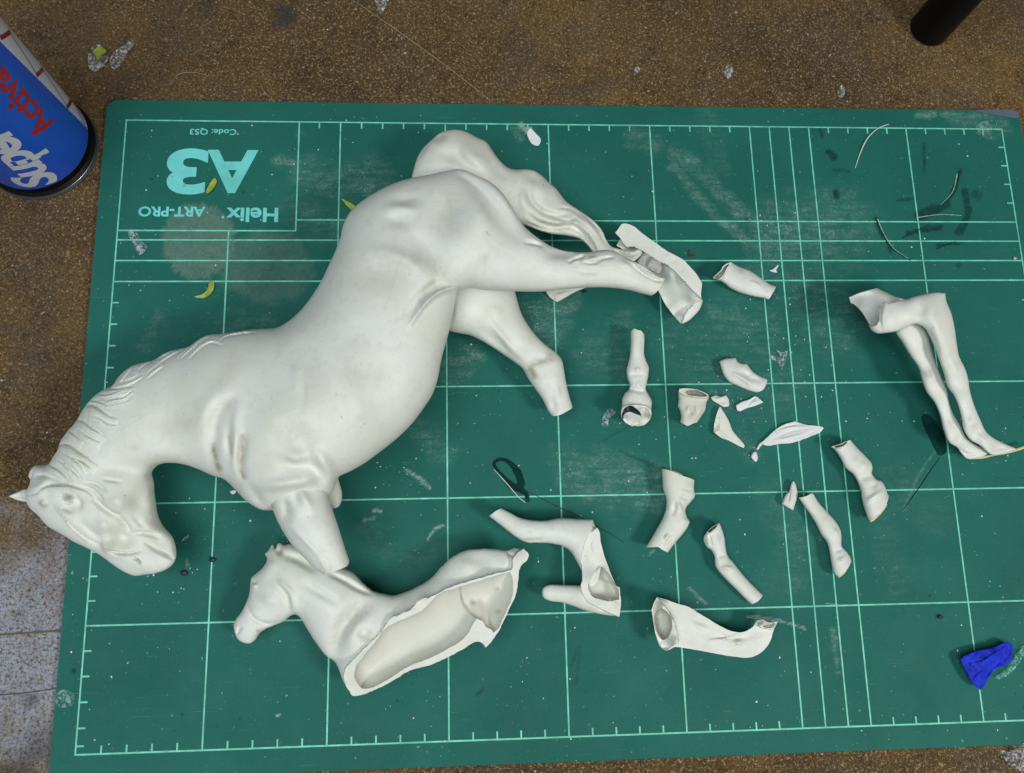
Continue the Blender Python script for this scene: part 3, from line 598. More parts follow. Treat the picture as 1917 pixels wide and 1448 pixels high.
body_strokes = [
    # head
    ('g', 2.0, -2.2, A('540 566, 575 548, 612 556, 634 584')), ('g', 1.8, -1.6, A('552 600, 585 612, 622 604')), ('g', 3.6, 2.0, A('580 580, 604 586')), ('g', 2.0, -1.8, A('1046 1024, 1074 1044, 1076 1074')), ('g', 2.2, -1.8, A('1200 975, 1260 1020, 1314 1064')),
    ('g', 34, 2.6, A('900 520, 960 600')), ('g', 20, -3.2, A('900 830, 960 880, 1030 880')), ('g', 14, -2.4, A('560 600, 640 620')), ('g', 7, 2.2, A('575 585, 610 595')), ('c', 22, 1.6, A('1010 1000, 850 930, 700 860, 590 740, 500 640, 420 600')), ('g', 18, 1.8, A('1060 1040, 1150 1080')), ('g', 12, -1.8, A('1180 900, 1230 950')), ('g', 14, 1.6, A('330 470, 430 430')), ('g', 10, -1.8, A('640 480, 760 540, 850 620')), ('g', 10, 1.6, A('1090 760, 1160 830')),
    ('c', 9, 2.70, A('225 592, 300 570, 350 552, 410 506, 490 488, 590 484, 650 500, 720 532, 790 596')), ('g', 8, 1.79, A('240 530, 340 510, 430 460')), ('g', 6, 1.5, A('378 608, 402 622')),
    ('g', 5.5, 2.12, A('570 580, 610 590')), ('c', 4, 1.23, A('630 590, 615 558, 580 544, 545 552')), ('g', 2.4, -1.56, A('548 560, 590 556, 628 582')), ('c', 5, 1.12, A('520 628, 560 650, 618 688')), ('g', 3, -1.56, A('530 640, 570 656, 616 686')), ('g', 6, -1.34, A('640 560, 670 610, 660 660')),
    ('g', 5, -2.23, A('760 572, 840 640, 920 692, 970 690')), ('g', 6, -1.90, A('930 692, 985 770, 1025 838')), ('c', 10, 2.16, A('700 905, 620 820, 570 742, 520 690, 470 640')), ('g', 12, -2.88, A('640 740, 740 850, 840 900')), ('g', 12, 2.88, A('820 740, 880 800')),
    ('g', 3.5, -1.45, A('700 450, 800 470, 875 525')), ('g', 3, -1.12, A('840 430, 980 455')), ('g', 3.2, -1.12, A('690 480, 780 520, 850 580')), ('g', 4, -2.46, A('1030 840, 1090 834, 1150 850, 1222 892')), ('c', 7, 1.23, A('1222 896, 1150 856, 1090 840, 1030 846')), ('g', 14, -3.24, A('920 850, 960 900, 1000 880')),
    ('g', 3.2, -2.23, A('845 962, 920 986, 1000 990, 1092 970')), ('c', 8, 1.12, A('1092 974, 1000 994, 920 990, 845 966')[::-1]), ('g', 3, -1.79, A('1115 902, 1160 942, 1215 988, 1312 1062')), ('g', 2.6, -1.67, A('1010 1018, 1050 1026, 1078 1056, 1070 1090')), ('g', 10, 2.88, A('840 930, 860 945')), ('g', 14, 2.88, A('950 560, 980 640')), ('g', 16, -2.16, A('830 366, 950 350, 1060 376, 1130 430')), ('g', 12, -1.80, A('1060 560, 1090 680')), ('g', 5, -1.12, A('1040 700, 1100 780, 1150 830')), ('g', 4, -1.34, A('285 440, 390 420, 500 440, 590 470')), ('g', 4, -1.12, A('236 400, 262 420, 250 460')),
    # mane
    ('c', 10, 3.70, B('470 594, 600 597, 680 582, 757 576')), ('g', 2.4, -2.08, B('470 594, 600 597, 680 582, 757 576')),
    ('c', 7, 2.52, B('515 692, 600 667, 680 650, 748 600')), ('g', 2.4, -1.43, B('515 692, 600 667, 680 650, 748 600')),
    ('c', 12, 4.03, B('305 745, 400 712, 480 740, 560 782, 640 804')), ('g', 2.4, -2.27, B('305 745, 400 712, 480 740, 560 782, 640 804')),
    ('c', 6, 1.68, B('430 790, 500 800, 570 840, 650 850')), ('g', 2.4, -0.95, B('430 790, 500 800, 570 840, 650 850')),
    ('c', 11, 3.53, B('250 836, 350 830, 430 870, 510 912, 550 944')), ('g', 2.4, -1.99, B('250 836, 350 830, 430 870, 510 912, 550 944')),
    ('c', 7, 2.52, B('330 880, 400 922, 515 974')), ('g', 2.4, -1.43, B('330 880, 400 922, 515 974')),
    ('c', 7, 2.35, B('180 926, 240 914, 300 932, 380 975')), ('g', 2.4, -1.32, B('180 926, 240 914, 300 932, 380 975')),
    ('c', 13, 4.54, B('125 1046, 180 1004, 260 1003, 340 1045, 420 1090, 495 1144')), ('g', 2.4, -2.56, B('125 1046, 180 1004, 260 1003, 340 1045, 420 1090, 495 1144')),
    ('c', 6, 2.52, B('200 1042, 300 1085, 370 1140, 402 1198')), ('g', 2.4, -1.43, B('200 1042, 300 1085, 370 1140, 402 1198')),
    ('c', 6, 2.52, B('300 1080, 380 1110, 445 1162')), ('g', 2.4, -1.43, B('300 1080, 380 1110, 445 1162')),
    ('c', 9, 3.36, B('50 1150, 180 1178, 250 1228, 292 1268')), ('g', 2.4, -1.89, B('50 1150, 180 1178, 250 1228, 292 1268')),
    ('c', 5, 2.02, B('270 1150, 330 1205, 362 1238')), ('g', 2.4, -1.13, B('270 1150, 330 1205, 362 1238')),
    ('c', 5, 1.68, B('150 1110, 230 1140, 290 1190')), ('g', 2.4, -0.95, B('150 1110, 230 1140, 290 1190')),
    ('c', 5, 2.02, B('1620 168, 1480 180, 1380 205, 1340 246')), ('g', 2.4, -1.13, B('1620 168, 1480 180, 1380 205, 1340 246')),
    ('c', 6, 2.69, B('1378 268, 1290 242, 1230 265, 1180 312, 1130 370')), ('g', 2.4, -1.51, B('1378 268, 1290 242, 1230 265, 1180 312, 1130 370')),
    ('c', 6, 2.69, B('1290 190, 1200 232, 1130 302, 1060 374')), ('g', 2.4, -1.51, B('1290 190, 1200 232, 1130 302, 1060 374')),
    ('c', 4, 1.68, B('1230 195, 1160 240, 1090 310, 1040 370')), ('g', 2.4, -0.95, B('1230 195, 1160 240, 1090 310, 1040 370')),
    ('c', 6, 2.52, B('1010 298, 900 350, 830 385, 770 420, 740 482')), ('g', 2.4, -1.43, B('1010 298, 900 350, 830 385, 770 420, 740 482')),
    ('c', 4, 1.85, B('940 420, 880 462, 835 508')), ('g', 2.4, -1.05, B('940 420, 880 462, 835 508')),
    ('c', 5, 1.68, B('700 412, 660 470, 620 540')), ('g', 2.4, -0.95, B('700 412, 660 470, 620 540')),
    ('c', 4, 1.68, B('800 495, 720 540, 600 572')), ('g', 2.4, -0.95, B('800 495, 720 540, 600 572')),
    ('c', 4, 1.51, B('1100 280, 1000 330, 900 400')), ('g', 2.4, -0.86, B('1100 280, 1000 330, 900 400')),
    ('c', 4, 1.34, B('600 480, 560 530, 540 575')), ('g', 2.4, -0.76, B('600 480, 560 530, 540 575')),
    ('c', 5, 1.51, B('420 640, 520 640, 640 610')), ('g', 2.4, -0.86, B('420 640, 520 640, 640 610')),
    ('c', 5, 1.51, B('360 690, 460 690, 560 720')), ('g', 2.4, -0.86, B('360 690, 460 690, 560 720')),
    # neck, shoulder, ribs
    ('g', 20, -1.19, B('860 840, 1000 820, 1160 840')), ('g', 16, 1.19, B('820 1080, 950 1040, 1080 1060')), ('g', 10, -0.84, B('600 1080, 700 1020, 800 1010')), ('g', 13, -2.19, B('1500 640, 1390 710, 1340 850, 1325 1000, 1340 1150')), ('g', 9, -1.51, B('1440 850, 1450 1000, 1460 1080')), ('g', 8, 1.69, B('1500 700, 1490 900, 1480 1080, 1500 1200')),
    ('g', 8, -2.36, B('1560 880, 1530 1020, 1515 1150, 1540 1230')), ('g', 18, 1.51, B('1420 560, 1300 700, 1250 900')), ('g', 22, -3.04, G('560 140, 680 165, 780 230, 850 300')), ('g', 11, -2.54, G('590 355, 700 392, 810 372')), ('g', 12, 2.03, G('640 320, 740 350, 820 330')), ('s', 16, -2.70, G('800 300, 860 380, 905 450, 918 540')), ('g', 13, 3.51, G('440 560, 520 540, 640 520, 780 500, 900 470')),
    ('g', 10, -1.51, G('380 560, 420 640, 470 720')), ('g', 6, -0.5, X('566 690, 572 725, 570 765')), ('g', 6, 0.4, X('556 690, 560 730')), ('g', 26, 1.51, X('640 690, 660 740, 650 800')), ('g', 24, -1.19, X('700 660, 720 720')), ('g', 24, -1.35, X('640 620, 690 640')), ('g', 20, -1.35, X('560 640, 600 700')), ('g', 14, 1.01, G('900 330, 880 420')),
    # flank, rump, near hind leg
    ('g', 4.5, 2.29, X('752 622, 765 600, 785 575, 810 556, 840 546, 872 541')), ('g', 9, -2.03, X('746 604, 764 577, 790 551, 822 534')), ('g', 14, 2.19, D('520 1050, 640 1080, 780 1140, 900 1240')), ('g', 32, -3.21, D('420 1140, 560 1190, 740 1260')), ('g', 13, -1.1, D('650 690, 760 676, 890 694')), ('g', 10, 1.19, D('620 745, 730 740, 850 770')), ('g', 12, -1.51, D('620 800, 720 840, 800 860')),
    ('g', 26, -2.70, D('1080 640, 1060 800, 1000 880')), ('g', 18, -1.51, D('760 940, 860 980, 960 1080, 1040 1180')), ('s', 24, 2.19, D('1190 410, 1300 520, 1450 700, 1560 850, 1630 960')[::-1]), ('g', 8, -1.35, D('1130 450, 1260 520, 1380 640, 1500 790')), ('g', 20, 1.51, D('1240 620, 1300 800, 1290 960')), ('g', 16, -1.69, D('1330 1080, 1340 1180')), ('g', 22, 1.35, D('1500 950, 1560 1010, 1560 1100')),
    ('g', 4, -1.86, E_('265 492, 350 486, 430 508')), ('g', 12, -2.19, E_('430 575, 520 552, 620 556, 700 562')), ('g', 3, -1.86, E_('610 622, 690 592, 760 562')), ('g', 2.6, -1.86, E_('730 620, 820 622, 870 592, 960 580')), ('g', 3, 1.51, E_('770 600, 830 580')), ('g', 3.4, 1.35, E_('640 612, 700 602')), ('g', 6, -1.01, E_('690 690, 790 690, 860 700')),
    ('g', 3, -1.69, E_('1100 640, 1200 705, 1240 735')), ('g', 3, -1.69, E_('1250 735, 1340 752')), ('s', 4, 1.69, E_('1060 580, 1180 660, 1260 700, 1350 735')), ('g', 8, 1.51, E_('1000 620, 1100 660')), ('g', 14, 1.19, E_('900 600, 960 640'))]
mane_paths = [s for s in body_strokes if s[0] == 'c' and s[3][0][0] < 500 and s[3][0][1] < 900 and s in body_strokes[body_strokes.index(MANE0):]]
for s in mane_paths[:25]:          # fine hair lines beside every lock
    P0 = np.array([q[:2] for q in s[3]]); t_ = np.gradient(P0, axis=0); t_ /= np.linalg.norm(t_, axis=1)[:, None]; nn_ = np.c_[-t_[:, 1], t_[:, 0]]
    for off, am in ((3.2, -0.9), (6.2, -0.7), (-3.4, -0.6)):
        body_strokes.append(('g', 1.5, am, [(x, y, 0) for x, y in P0 + nn_ * off]))
body_stains = [('d', 26, 0.13, X('690 495, 760 515, 800 545')), ('d', 26, 0.12, X('820 400, 830 450')), ('d', 22, 0.10, X('560 690, 600 720')), ('d', 20, 0.13, X('640 670, 660 700')), ('d', 14, 0.12, X('455 800, 430 720, 450 680')), ('d', 16, 0.08, X('340 790, 380 785')), ('d', 18, 0.10, X('520 840, 560 830')), ('d', 14, 0.08, X('900 480, 960 500')), ('d', 14, 0.10, A('650 500, 760 560')), ('d', 12, 0.08, A('960 860')), ('d', 5, 0.71, G('125 270, 140 380, 158 450')), ('d', 4, 0.48, G('245 200, 262 310')), ('d', 4.5, 0.71, G('342 190, 330 330, 318 430, 340 490')), ('d', 7, 0.24, B('1480 660, 1390 720, 1350 850')), ('d', 9, 0.24, B('1330 980, 1345 1150')), ('d', 14, 0.17, D('1080 650, 1060 780')), ('d', 16, 0.27, D('850 1100, 960 1160, 1060 1220')), ('d', 6, 0.44, D('860 1400, 910 1310, 960 1280')), ('d', 8, 0.20, D('680 690, 840 690')), ('d', 26, 0.12, D('420 1130, 560 1190')), ('d', 20, 0.12, X('640 690, 700 780')),
    ('d', 1.3, 0.7, D('1335 915, 1360 935')), ('d', 2.2, 0.5, X('424 867')), ('d', 1.6, 1.0, X('318.5 681.5')), ('d', 1.5, 0.7, X('636 772, 638 775')), ('d', 1.6, 0.6, X('676 786')), ('d', 1.2, 0.5, X('627 731, 628 738')), ('d', 10, 0.24, A('380 620')), ('d', 4, 0.42, A('345 620, 380 650, 420 630')), ('d', 14, 0.09, B('900 840, 1150 840')), ('d', 10, 0.20, G('560 140, 680 170')), ('d', 7, 0.14, D('1330 1080, 1340 1170'))]
horse_main = Solid(main_outline, step=3.2, k=0.92, refine=[(X('730 520, 900 500, 900 570, 800 640, 730 640'), 2.0), (X('1000 440, 1130 455, 1260 510, 1240 560, 1000 545'), 2.0), (X('470 860, 640 860, 640 960, 470 960'), 2.2), (X('10 850, 120 770, 200 690, 300 640, 400 600, 520 590, 520 640, 330 740, 300 880, 345 1000, 330 1090, 240 1090, 0 960'), 1.6)], cuts=[cut_hind], strokes=body_strokes, stains=body_stains,
    z=[(700, 640, 3.2), (780, 420, 3.3), (620, 780, 3.2), (520, 860, 3.0), (430, 720, 2.9), (300, 800, 2.6), (200, 880, 2.3), (120, 930, 2.1), (250, 1020, 1.9), (900, 470, 3.8), (1000, 500, 4.2), (1120, 505, 4.3), (1235, 530, 4.2)],
    kmap=[(700, 640, 0.98), (800, 430, 0.90), (560, 820, 1.0), (430, 750, 0.85), (300, 800, 0.80), (180, 920, 0.72), (270, 1030, 0.78), (1000, 500, 0.95), (1200, 520, 0.95)])
foreleg = Solid(G('475 610, 480 690, 520 775, 560 870, 610 960, 680 1060, 760 1140, 830 1215, 895 1258c, 1085 1192c, 1093 1165, 1060 1060, 1020 930, 980 810, 945 710, 925 620, 915 520, 890 400, 800 300, 680 260, 560 330, 490 480'), step=3.0, k=0.95, cuts=[(8, 9)],
    z=[(560, 840, 2.9), (555, 890, 3.55), (560, 950, 3.9), (590, 1000, 4.0), (625, 1060, 3.9)],
    strokes=[('g', 9, 1.68, G('700 580, 740 660, 810 780')), ('g', 10, -1.82, G('600 700, 640 780, 620 870')), ('g', 6, 1.12, G('640 880, 760 1000, 860 1110, 900 1180')), ('g', 8, -0.98, G('690 640, 700 760')), ('g', 4, -0.70, G('890 1120, 930 1180')), ('g', 5, 0.84, G('900 1140, 900 1220')), ('g', 10, -1.12, G('480 640, 510 740'))],
    stains=[('d', 5, 0.71, G('485 630, 505 700, 515 750')), ('d', 6, 0.34, G('640 730, 620 850')), ('d', 1.6, 0.8, G('905 1243')), ('d', 1.4, 0.7, G('950 1220')), ('d', 8, 0.14, G('700 620, 760 700'))])
fore_far = Solid(G('900 480, 1000 520, 1015 560, 1030 610, 1040 660, 1033 720, 1018 752c, 975 770c, 900 700, 860 600'), step=3.0, z=1.9, cuts=[(6, 7)])
hind_far = Solid(F('735 262, 750 320, 780 420, 830 510, 890 590, 960 660, 1040 720, 1085 775, 1100 840, 1115 930, 1140 1040, 1167 1130c, 1120 1152, 1060 1182, 1010 1193c, 985 1160, 940 1070, 880 985, 830 910, 790 840, 740 800, 640 730, 540 665, 460 620, 390 590, 310 575, 240 555, 150 440, 180 280, 320 160, 560 120, 720 200'), step=3.0, k=0.95,
    z=[(880, 560, 2.3), (960, 620, 1.9), (1010, 690, 1.35), (1050, 765, 1.0)], cuts=[(11, 14)],
    strokes=[('g', 6, 1.26, F('540 480, 640 600, 700 680, 840 790')), ('g', 9, -1.40, F('480 540, 600 640, 720 730')), ('g', 7, -1.12, F('860 800, 960 760')), ('g', 8, 0.98, F('1000 800, 1060 780')), ('g', 5, 0.84, F('1040 960, 1060 1060')), ('g', 5, -0.84, F('1010 1060, 1030 1150')), ('g', 9, 0.84, F('620 380, 600 460')), ('g', 4, -1.12, F('285 300, 275 450, 255 520'))],
    stains=[('d', 7, 0.58, F('870 890, 850 820, 900 790, 985 770, 990 740')), ('d', 10, 0.27, F('840 850, 900 900')), ('d', 5, 0.20, F('1020 1060, 1030 1140'))])
ear_far = Solid(A('60 597c, 120 570, 190 545, 230 560, 230 640, 190 640, 120 622'), step=2.0, z=1.9, k=0.7, strokes=[('g', 2.5, -1.0, A('80 600, 150 600, 200 600'))])
mane_poly = (B('1640 152, 1500 212, 1380 266, 1300 322, 1180 392, 1050 432, 950 482, 850 542, 752 582, 700 690, 625 800, 555 905, 520 1000, 500 1075, 495 1152, 400 1200, 290 1268, 180 1182, 50 1150, 20 1080') + X('60 800, 150 690, 280 640, 420 590'))
V, Fc, st, ho, part = merge([horse_main, foreleg, fore_far, hind_far, ear_far], mane_poly)
ob = base_of(V); horse = empty('horse_figurine', ob); tag(horse, 'large white horse figurine lying on its side with all four legs snapped off', 'horse figurine')
v2, f2, s2, h2 = compact(V, Fc, st, ho)
link('body', mesh_from('body', v2, f2, {'stain': s2, 'hollow': h2}, ob), MAT['resin'], horse)
v2, f2, s2, h2 = compact(*part)
link('mane', mesh_from('mane', v2, f2, {'stain': s2, 'hollow': h2}, ob), MAT['resin'], horse)
tail = Solid(D('900 520, 845 465, 860 380, 890 290, 930 230, 985 175, 1050 120, 1100 100, 1180 92, 1250 108, 1330 150, 1400 185, 1440 240, 1490 310, 1560 375, 1620 390, 1690 388, 1760 400, 1820 440, 1870 490')
    + E_('560 50, 640 150, 720 205, 800 260, 860 310, 910 370, 940 440, 975 485, 1040 505, 1130 515, 1185 505, 1207 530, 1190 560, 1140 602c, 1060 575, 960 560, 850 540, 800 480, 740 430, 640 405, 540 395, 440 370, 350 335, 290 318') + X('940 410, 900 385, 850 365'), step=2.6, k=0.85,
    z=[(840, 290, 2.5), (920, 320, 2.6), (1000, 370, 2.3), (1090, 425, 2.2), (1150, 470, 2.5), (1195, 480, 2.7)],
    strokes=[('g', 5, -2.24, E_('345 40, 380 150, 460 222, 560 252, 650 240')), ('g', 4.5, -2.72, E_('340 232, 420 302, 560 342, 680 332, 760 382, 820 460, 850 518')), ('g', 3, -1.92, E_('640 352, 720 372, 800 440, 860 515')), ('g', 3.2, -2.08, E_('620 150, 720 212, 800 272, 870 345, 920 440, 965 500')), ('g', 3, -1.44, E_('540 262, 660 292, 710 255')), ('g', 6, 1.60, E_('420 260, 560 300, 680 300, 780 360, 870 470')), ('g', 3, -1.44, E_('330 300, 450 350, 560 370')), ('g', 2.4, -1.60, E_('980 492, 1060 545, 1150 545, 1190 520')), ('g', 2.4, -1.44, E_('1000 520, 1080 570, 1160 580')), ('g', 4, 1.44, E_('700 250, 800 320, 880 420')), ('g', 2.4, -1.28, E_('560 200, 650 200, 720 240, 790 320')),
        ('g', 9, -1.92, D('1010 160, 1100 150')), ('g', 12, -1.92, D('1090 250, 1180 340')), ('g', 12, 1.76, D('1240 200, 1300 300, 1420 370')), ('g', 9, -1.60, D('1180 220, 1230 340, 1380 430')), ('g', 12, -1.60, D('1420 300, 1500 420, 1600 470')), ('g', 9, -1.28, D('1690 420, 1780 480')), ('g', 12, 1.60, D('1750 500, 1840 580')), ('g', 6, -1.12, D('900 290, 960 200')), ('g', 5, -1.44, E_('560 40, 640 160')), ('g', 8, 1.60, D('1650 560, 1700 700'))],
    stains=[('d', 1.6, 0.7, D('1822 510')), ('d', 1.2, 0.7, D('1650 582')), ('d', 5, 0.27, E_('350 60, 380 150, 460 222')), ('d', 5, 0.24, E_('330 300, 450 350')), ('d', 8, 0.17, D('1020 160, 1090 150'))])
def one(name, solids, mat, label, cat, group=None, parent=None, split=None, angle=48):
    V, Fc, st, ho, _ = merge(solids); o_ = base_of(V) if parent is None else parent.location
    o = link(name, mesh_from(name, V, Fc, {'stain': st, 'hollow': ho}, o_, angle), mat, parent, o_ if parent is None else None)
    if parent is None: tag(o, label, cat, group)
    return o
one('tail', [tail], MAT['cream'], None, None, parent=horse)
def patch(name, solid, pts, mat, parent, off=0.012, step=1.6):
    """thin skin lying on a solid's upper surface"""
    pc = catmull(pts, True, step); s2 = Solid.__new__(Solid); s2.poly = pc; g = s2.grid_points(step * 1.6); g = g[dist_poly(g, pc)[0] > step * 0.6]
    r = delaunay_2d_cdt([Vector(v) for v in np.concatenate([pc, g])], [(i, (i + 1) % len(pc)) for i in range(len(pc))], [], 0, 1e-4)
    p = np.array([(v[0], v[1]) for v in r[0]]); T = np.array(r[2]); T = T[inside(p[T].mean(1), pc)]
    Vt = solid.top_at(p, off); n0 = len(p)
    a = p[T[:, 1]] - p[T[:, 0]]; c = p[T[:, 2]] - p[T[:, 0]]; T = np.where((a[:, 0] * c[:, 1] - a[:, 1] * c[:, 0] > 0)[:, None], T[:, ::-1], T)
    V2, T2 = compact(Vt, T)
    return link(name, mesh_from(name, V2, T2, None, parent.location), mat, parent)
# ------------------------------------------------------------------ the small horse, half a hollow shell
small_outline = (H('318 255, 303 230, 330 205, 360 158, 385 190, 400 150, 430 148, 450 162, 500 152, 560 180, 640 230, 740 280, 860 322, 960 370, 1030 440, 1100 500, 1180 525, 1270 538, 1350 515, 1450 470, 1540 415, 1620 330, 1680 270, 1740 230, 1820 200, 1900 192')
    + I_('1060 190, 1150 195, 1220 205, 1300 188, 1340 200, 1372 240, 1365 280, 1310 340, 1295 420, 1280 520, 1225 650, 1160 790, 1110 870, 1065 925c, 1045 895, 990 880, 900 930, 800 985, 650 1050, 500 1095, 380 1165, 250 1230, 140 1275, 80 1275')
    + H('920 1235, 880 1160, 830 1040, 760 990, 690 900, 620 790, 570 710, 540 685, 500 690, 440 735, 380 760, 310 790, 260 825, 230 870, 190 898, 140 892, 100 865, 80 820, 70 760, 90 715, 130 660, 170 580, 190 520, 195 450, 205 405, 240 375, 290 330, 320 280'))
rim = I_('1340 200c, 1290 235, 1262 270, 1247 350, 1100 390, 900 450, 790 485, 640 560, 545 610, 470 665, 400 690, 338 742, 300 800, 200 900, 110 990, 35 1075, 22 1130, 40 1200c, 85 1276, 140 1276, 250 1231, 380 1166, 500 1096, 650 1051, 800 986, 900 931, 990 881, 1045 896, 1065 926c, 1110 871, 1160 791, 1225 651, 1281 520, 1296 420, 1311 340, 1366 280, 1373 240')
rim_z = [(975, 1035, 2.3), (915, 1076, 2.55), (838, 1101, 2.6), (775, 1132, 2.55), (725, 1165, 2.5), (690, 1205, 2.45), (650, 1250, 2.3), (680, 1297, 1.95), (765, 1254, 1.95), (840, 1226, 2.0), (888, 1200, 2.05), (907, 1210, 1.9), (945, 1142, 2.2), (964, 1085, 2.3)]
cav1 = I_('1236 372c, 1090 408, 1000 437, 900 468, 800 500, 720 525, 610 630, 560 668, 500 695, 400 735, 330 775, 250 880, 180 960, 115 1050, 95 1125, 115 1180, 160 1226, 210 1222, 290 1185, 390 1130, 500 1060, 650 1000, 780 935, 870 880, 930 820, 968 745, 990 712c, 1035 735, 1060 770, 1105 795, 1118 818c, 1145 790, 1205 665, 1252 540, 1252 420')
small_s = [('c', 14, 5.0, I_('868 478, 880 540, 905 600, 945 655, 990 705')), ('g', 22, -8.0, I_('1000 480, 1100 560, 1150 640')), ('g', 5, 6, I_('1160 490, 1165 495')), ('g', 4, -6, I_('970 585, 975 590')), ('g', 4, 5, I_('1160 665, 1165 670')), ('g', 10, 5, I_('1000 560, 1020 650, 1060 700')), ('g', 4, -1.44, H('190 640, 240 720, 320 752, 440 735')), ('s', 7, -1.12, H('410 440, 500 540, 515 680')), ('g', 4.5, 1.44, H('238 468, 244 474')), ('g', 3, -0.96, H('215 445, 240 440, 262 460')), ('g', 3, -1.44, H('100 830, 120 790, 140 775')), ('g', 16, -3.52, H('835 1010, 850 870, 910 750, 1000 650, 1090 570')), ('g', 5, -2.08, H('780 375, 900 430, 1020 500, 1110 535')), ('g', 10, -2.88, H('1040 800, 1050 840')), ('g', 8, -2.08, H('430 240, 530 262, 620 312, 700 370')),
    ('g', 5, -1.92, H('400 180, 415 215, 430 240')), ('g', 14, 1.44, H('920 900, 980 790, 1080 680')), ('g', 12, -1.28, H('340 400, 420 440')), ('g', 9, 1.28, H('300 560, 400 600')), ('g', 10, 1.12, H('330 300, 400 330')), ('g', 14, -1.28, I_('980 250, 1060 300')), ('g', 12, 1.28, I_('900 300, 960 340')), ('g', 8, -1.28, H('600 450, 720 520, 860 600')), ('g', 5, -0.80, H('170 600, 200 660')), ('g', 3, -1.28, I_('1225 205, 1250 240, 1290 245'))]
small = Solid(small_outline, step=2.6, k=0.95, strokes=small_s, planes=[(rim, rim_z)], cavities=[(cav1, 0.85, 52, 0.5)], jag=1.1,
    z=[(470, 1140, 1.0), (540, 1090, 1.15), (640, 1150, 1.3), (760, 1170, 1.3), (900, 1060, 1.3), (970, 1040, 1.6)],
    kmap=[(470, 1150, 0.85), (520, 1100, 0.85), (600, 1110, 0.85), (700, 1160, 0.62), (800, 1170, 0.55), (900, 1100, 0.62), (970, 1040, 0.8), (650, 1270, 0.6)],
    stains=[('d', 16, 0.34, H('850 880, 920 740, 1030 640')), ('d', 5, 0.20, H('560 270, 640 320')), ('d', 2, 0.9, I_('870 490, 890 580, 930 650, 985 700')), ('d', 5, 0.59, H('430 220, 440 240')), ('d', 2.2, 0.7, H('255 800, 265 805')), ('d', 4, 0.51, I_('1160 490')), ('d', 4, 0.51, I_('970 585')), ('d', 4, 0.51, I_('1160 665')), ('d', 8, 0.42, I_('1290 235, 1330 215')), ('d', 8, 0.20, H('1030 830'))])  # first stroke paints the shoulder valley's shading along with dirt
chips = [Solid(I_(t), step=1.4, z=zc, k=0.35, edge=0.05, jag=0.9) for t, zc in (('335 745c, 352 722, 385 696, 412 690c, 430 700, 395 722, 360 742', 2.42), ('405 700c, 440 676, 470 660c, 482 668, 450 690', 2.46), ('540 618c, 560 585, 610 560, 640 556c, 610 590, 570 622', 2.5), ('470 668c, 510 650, 548 630c, 560 640, 500 672', 2.48))]
one('small_horse_shell', [small] + chips, MAT['resin'], 'smaller white horse figurine broken open along the belly showing its hollow inside', 'horse figurine')
# ------------------------------------------------------------------ fragments
def frag(name, label, cat, outline, **kw):
    kw.setdefault('jag', 0.45); mat = kw.pop('mat', MAT['resin']); extra = kw.pop('extra', []); s = Solid(outline, **kw)
    o = one(name, [s] + extra, mat, label, cat); return o, s
frag('leg_fragment', 'white angular shell fragment with a leg arm and a rounded stub beside the small horse', 'leg fragment',
    J('65 430c, 155 368c, 220 400, 300 440, 400 458, 480 460, 600 442, 720 448, 838 453c, 850 490, 886 550, 893 610, 905 665, 940 770, 985 890, 1012 945c, 1034 955c, 1043 1080, 1035 1176c, 900 1160, 780 1130, 700 1100, 600 1070, 520 1060, 470 1035, 458 1000, 470 960, 510 940, 600 940, 745 945c, 755 900, 755 838c, 720 770, 670 690, 610 650, 520 630, 430 625, 340 622, 260 580, 170 510, 100 455'),
    step=2.2, cuts=[(0, 1)], z=[(960, 985, 1.0), (1080, 1000, 1.0), (1110, 1070, 0.9), (1040, 1120, 0.7), (1140, 1130, 0.7)], k=0.9, edge=0.05, jag=0.8,
    planes=[(J('872 512c, 830 548, 790 600, 760 690, 756 838, 757 900, 746 950, 790 1050, 870 1100, 1030 1172c, 1040 1080, 1032 958c, 1010 944, 983 890, 938 770, 903 665, 891 610, 884 552'), [(1115, 995, 1.55), (1090, 1030, 1.35), (1120, 1060, 1.05), (1092, 1090, 1.55), (1145, 1085, 1.3), (1155, 1150, 1.2), (1110, 1135, 1.45)])],
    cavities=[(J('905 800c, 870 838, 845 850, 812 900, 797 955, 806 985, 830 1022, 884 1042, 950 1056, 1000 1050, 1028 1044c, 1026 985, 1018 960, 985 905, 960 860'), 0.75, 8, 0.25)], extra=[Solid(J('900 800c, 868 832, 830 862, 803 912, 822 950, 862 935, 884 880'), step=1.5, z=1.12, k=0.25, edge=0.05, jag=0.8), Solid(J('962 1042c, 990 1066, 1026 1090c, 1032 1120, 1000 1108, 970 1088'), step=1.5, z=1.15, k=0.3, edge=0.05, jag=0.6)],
    strokes=[('g', 8, -2.5, J('860 560, 820 660, 800 760')), ('g', 3, 3.0, J('850 600, 830 640, 850 700')), ('g', 3, -1.08, J('300 605, 380 612, 470 600')), ('g', 4, -0.68, J('360 540, 380 550')), ('g', 3, 1.89, J('885 810, 880 870, 850 940')), ('g', 3, 1.76, J('960 1045, 1010 1085, 1030 1110')), ('g', 3, -1.08, J('870 1110, 950 1120')), ('g', 5, -0.81, J('770 1000, 830 1060'))],
    stains=[('d', 3, 0.42, J('370 540')), ('d', 3, 0.27, J('340 605, 450 600')), ('d', 3, 0.42, J('890 890, 980 930')), ('d', 4, 0.20, J('1000 1060, 1030 1080'))])
